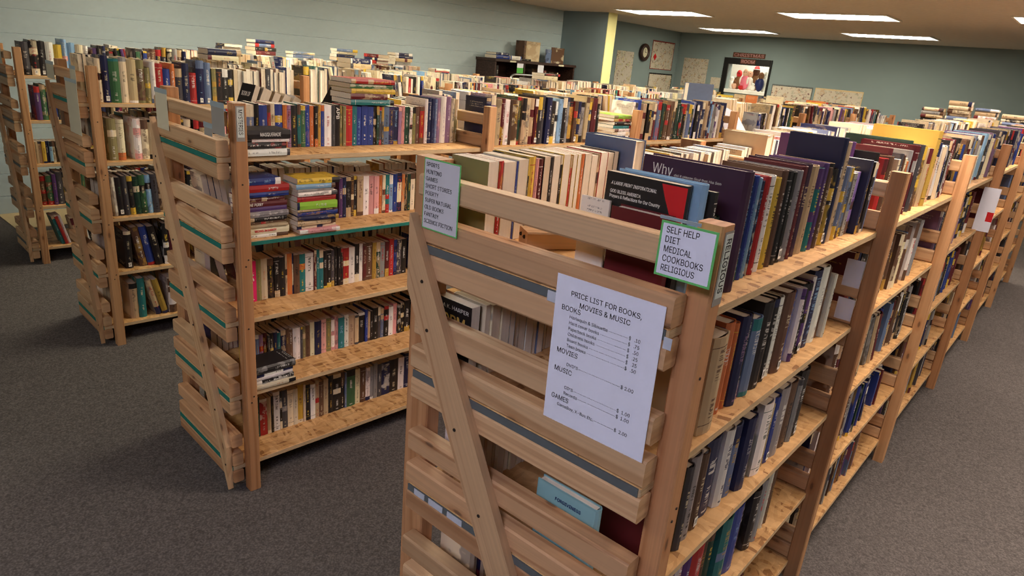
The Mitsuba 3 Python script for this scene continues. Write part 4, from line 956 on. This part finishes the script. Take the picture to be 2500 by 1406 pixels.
# low plain shelves beyond the racks, towards the far wall
def far_shelf(label, x0, x1, y0, y1, ztop, spines, zbook):
    k = numbered('low_bookshelf'); tag(k, label, 'bookshelf')
    for x in np.linspace(x0, x1-.04, 3): put_board(k, 'post', frame4((x, y1, 0), EZ, EX, -EY), ztop+.1, .04, y1-y0)
    for z in (ztop, ztop-.38, ztop-.76): put_board(k, 'shelf', frame4((x0, y1, z-.02), EX, -EY, EZ), x1-x0, y1-y0, .02)
far_shelf('low wooden bookshelf across the room below the Christmas window', -4.75, -2.0, 8.35, 8.65, 1.14, None, None)
far_shelf('low wooden bookshelf with flat piles beyond the end of the price list rack', -1.30, -.2, 7.5, 8.1, 1.20, None, None)
fv, ff, fu, at = [], [], [], 0
def loose(o, Tv, Dv, Hv, t, d, h, code, kind='h'):
    global at
    b = book(None, o, Tv, Dv, Hv, t, d, h, kind, code)
    for q in range(3): tab[b.id, q] = lin(PAL[b.base])[q]; tab[b.id, 3+q] = lin(PAL[b.alt])[q]; tab[b.id, 6+q] = lin(PAL[b.txt])[q]
    for v, f, uv in book_mesh(b):
        fv.append(v); ff.append(f+at); fu.append(uv); at += len(v)
x = -4.70
while x < -2.08:
    t = rng.uniform(.02, .045); h = rng.uniform(.17, .25)
    big = rng.random() < .14
    if big:
        w = rng.uniform(.16, .26); loose((x, 8.37, 1.1405), (0, 1, 0), (1, 0, 0), (0, 0, 1), .02, w, rng.uniform(.2, .26), rng.choice('YOCEYGL')); x += w + .006; continue
    loose((x, 8.38, 1.1405), (1, 0, 0), (0, 1, 0), (0, 0, 1), t, .15, h, rng.choice('EFKCWOYDAGRI')); x += t + .001
for x, n in ((-1.26, 8), (-1.02, 9), (-.78, 9), (-.54, 8), (-.34, 6)):
    z = 1.2005
    for _ in range(n):
        t = rng.uniform(.026, .046); loose((x+rng.uniform(-.008, .008), 7.6+rng.uniform(-.02, .02), z), (0, 0, 1), (0, 1, 0), (1, 0, 0), t, .16, rng.uniform(.19, .212), rng.choice('ECAKFESWCEC')); z += t + .0006
put('distant_books', (np.vstack(fv), np.vstack(ff)), 'book_paint', False, np.vstack(fu)); tag('distant_books', 'books on the low shelves near the far wall', 'books', kind='stuff')
for kk in range(9): COL[kk] = mi.Float(np.ascontiguousarray(tab[:, kk]))
dr.eval(COL)

# open white paper lying over the far books of the mysteries rack
k = numbered('paper_sheet'); tag(k, 'large white folded sheets leaning on the top shelf far up the mysteries rack', 'paper')
gm = np.array([[i/8, j/6] for i in range(9) for j in range(7)])
pv = np.c_[-.075 - .11*gm[:, 1] + .012*np.sin(4*gm[:, 0]), 3.265 + .33*gm[:, 0], ZB[0] + .0198 + gm[:, 1]*(.205 - .075*gm[:, 0])]
pf = np.array([[i*7+j, (i+1)*7+j, (i+1)*7+j+1, i*7+j+1] for i in range(8) for j in range(6)])
pvv = np.vstack([pv, pv - np.array([.004, 0, 0])]); pff = np.vstack([pf, pf[:, ::-1] + len(pv)])
put(k, (xf(RACKS['B'].m, pvv), pff), 'paper', True)

# a wood offcut and a thin white pamphlet on the top shelf of the front rack
k = numbered('wood_block'); tag(k, 'short pine offcut lying on the top shelf behind the end slats', 'wood block')
put_board(k, 'block', frame4((-.44, .10, ZC[0]+.0195), (.55, .835, 0), (-.835, .55, 0), EZ), .11, .06, .036)
for dx in (.02, .045):
    c = trimesh.creation.cylinder(.004, .002, sections=10); c.apply_transform(trimesh.transformations.rotation_matrix(math.pi/2, [1, 0, 0])); c.apply_translation((-.44-.835*dx, .10+.55*dx-.001, ZC[0]+.042)); part(k, 'screw', c, 'screw_steel')

on_face([b for b in BOOKS if getattr(b, 'slot', None) == ('B', 0, 0, -1)][0], 'BOOK OF', .016, .02, .150, 'silver_print', True, .07) if hasattr([b for b in BOOKS if getattr(b, 'slot', None) == ('B', 0, 0, -1)][0], 'key') else None
# notices and cards hanging in the price list rack
def notice(label, x0, x1, y, z0, z1, mat='paper', square=None):
    k = numbered('paper_notice'); tag(k, label, 'sign')
    part(k, 'sheet', box((x0, y-.001, z0), (x1, y, z1)), mat)
    if square: part(k, 'red_square', box((square[0], y-.0016, square[2]), (square[1], y-.0009, square[3])), 'red')
notice('white notice taped to the divider at the end of the price list rack second shelf', -.092, -.044, 1.1225, 1.045, 1.125)
notice('lower white notice on the same divider, just above the third shelf of the front rack', -.090, -.044, 1.1225, .945, 1.01)
notice('white card with a red square hanging on a post of the price list rack', -.058, .018, 3.352, .93, 1.16, 'paper', (-.012, .017, .985, 1.035))
# the painted edge along the front of the mysteries rack's second shelf
part(RACKS['B'].key, 'painted_edge', moved(box((-.0365, .0, ZB[1]-.0005), (-.0345, 1.06, ZB[1]+.012)), RACKS['B'].m), 'teal_edge')

# white price labels at the foot of some spines
for b in BOOKS:
    if b.kind == 'h' and hasattr(b, 'key') and getattr(b, 'slot', ('', 0, 0, 0))[3] == 1 and b.base in 'FKNMBSWVTX' and meshkit.noise(np.array([b.id*7.77, 3.3, 1.1])) > .62 and b.t > .02:
        ex, ey, nrm = b.T, b.H, -b.D
        o = b.o + b.T*(b.t*.5 - .0075) + b.H*.008 + nrm*.0001
        part(b.key, 'price_label', moved(box((0, 0, 0), (.015, .022, .0006)), frame4(o, ex, ey, nrm)), 'white')
        part(b.key, 'barcode', moved(joined(*[box((.0025+.0024*q, .006, .0006), (.0035+.0024*q, .018, .0008)) for q in range(5)]), frame4(o, ex, ey, nrm)), 'ink')
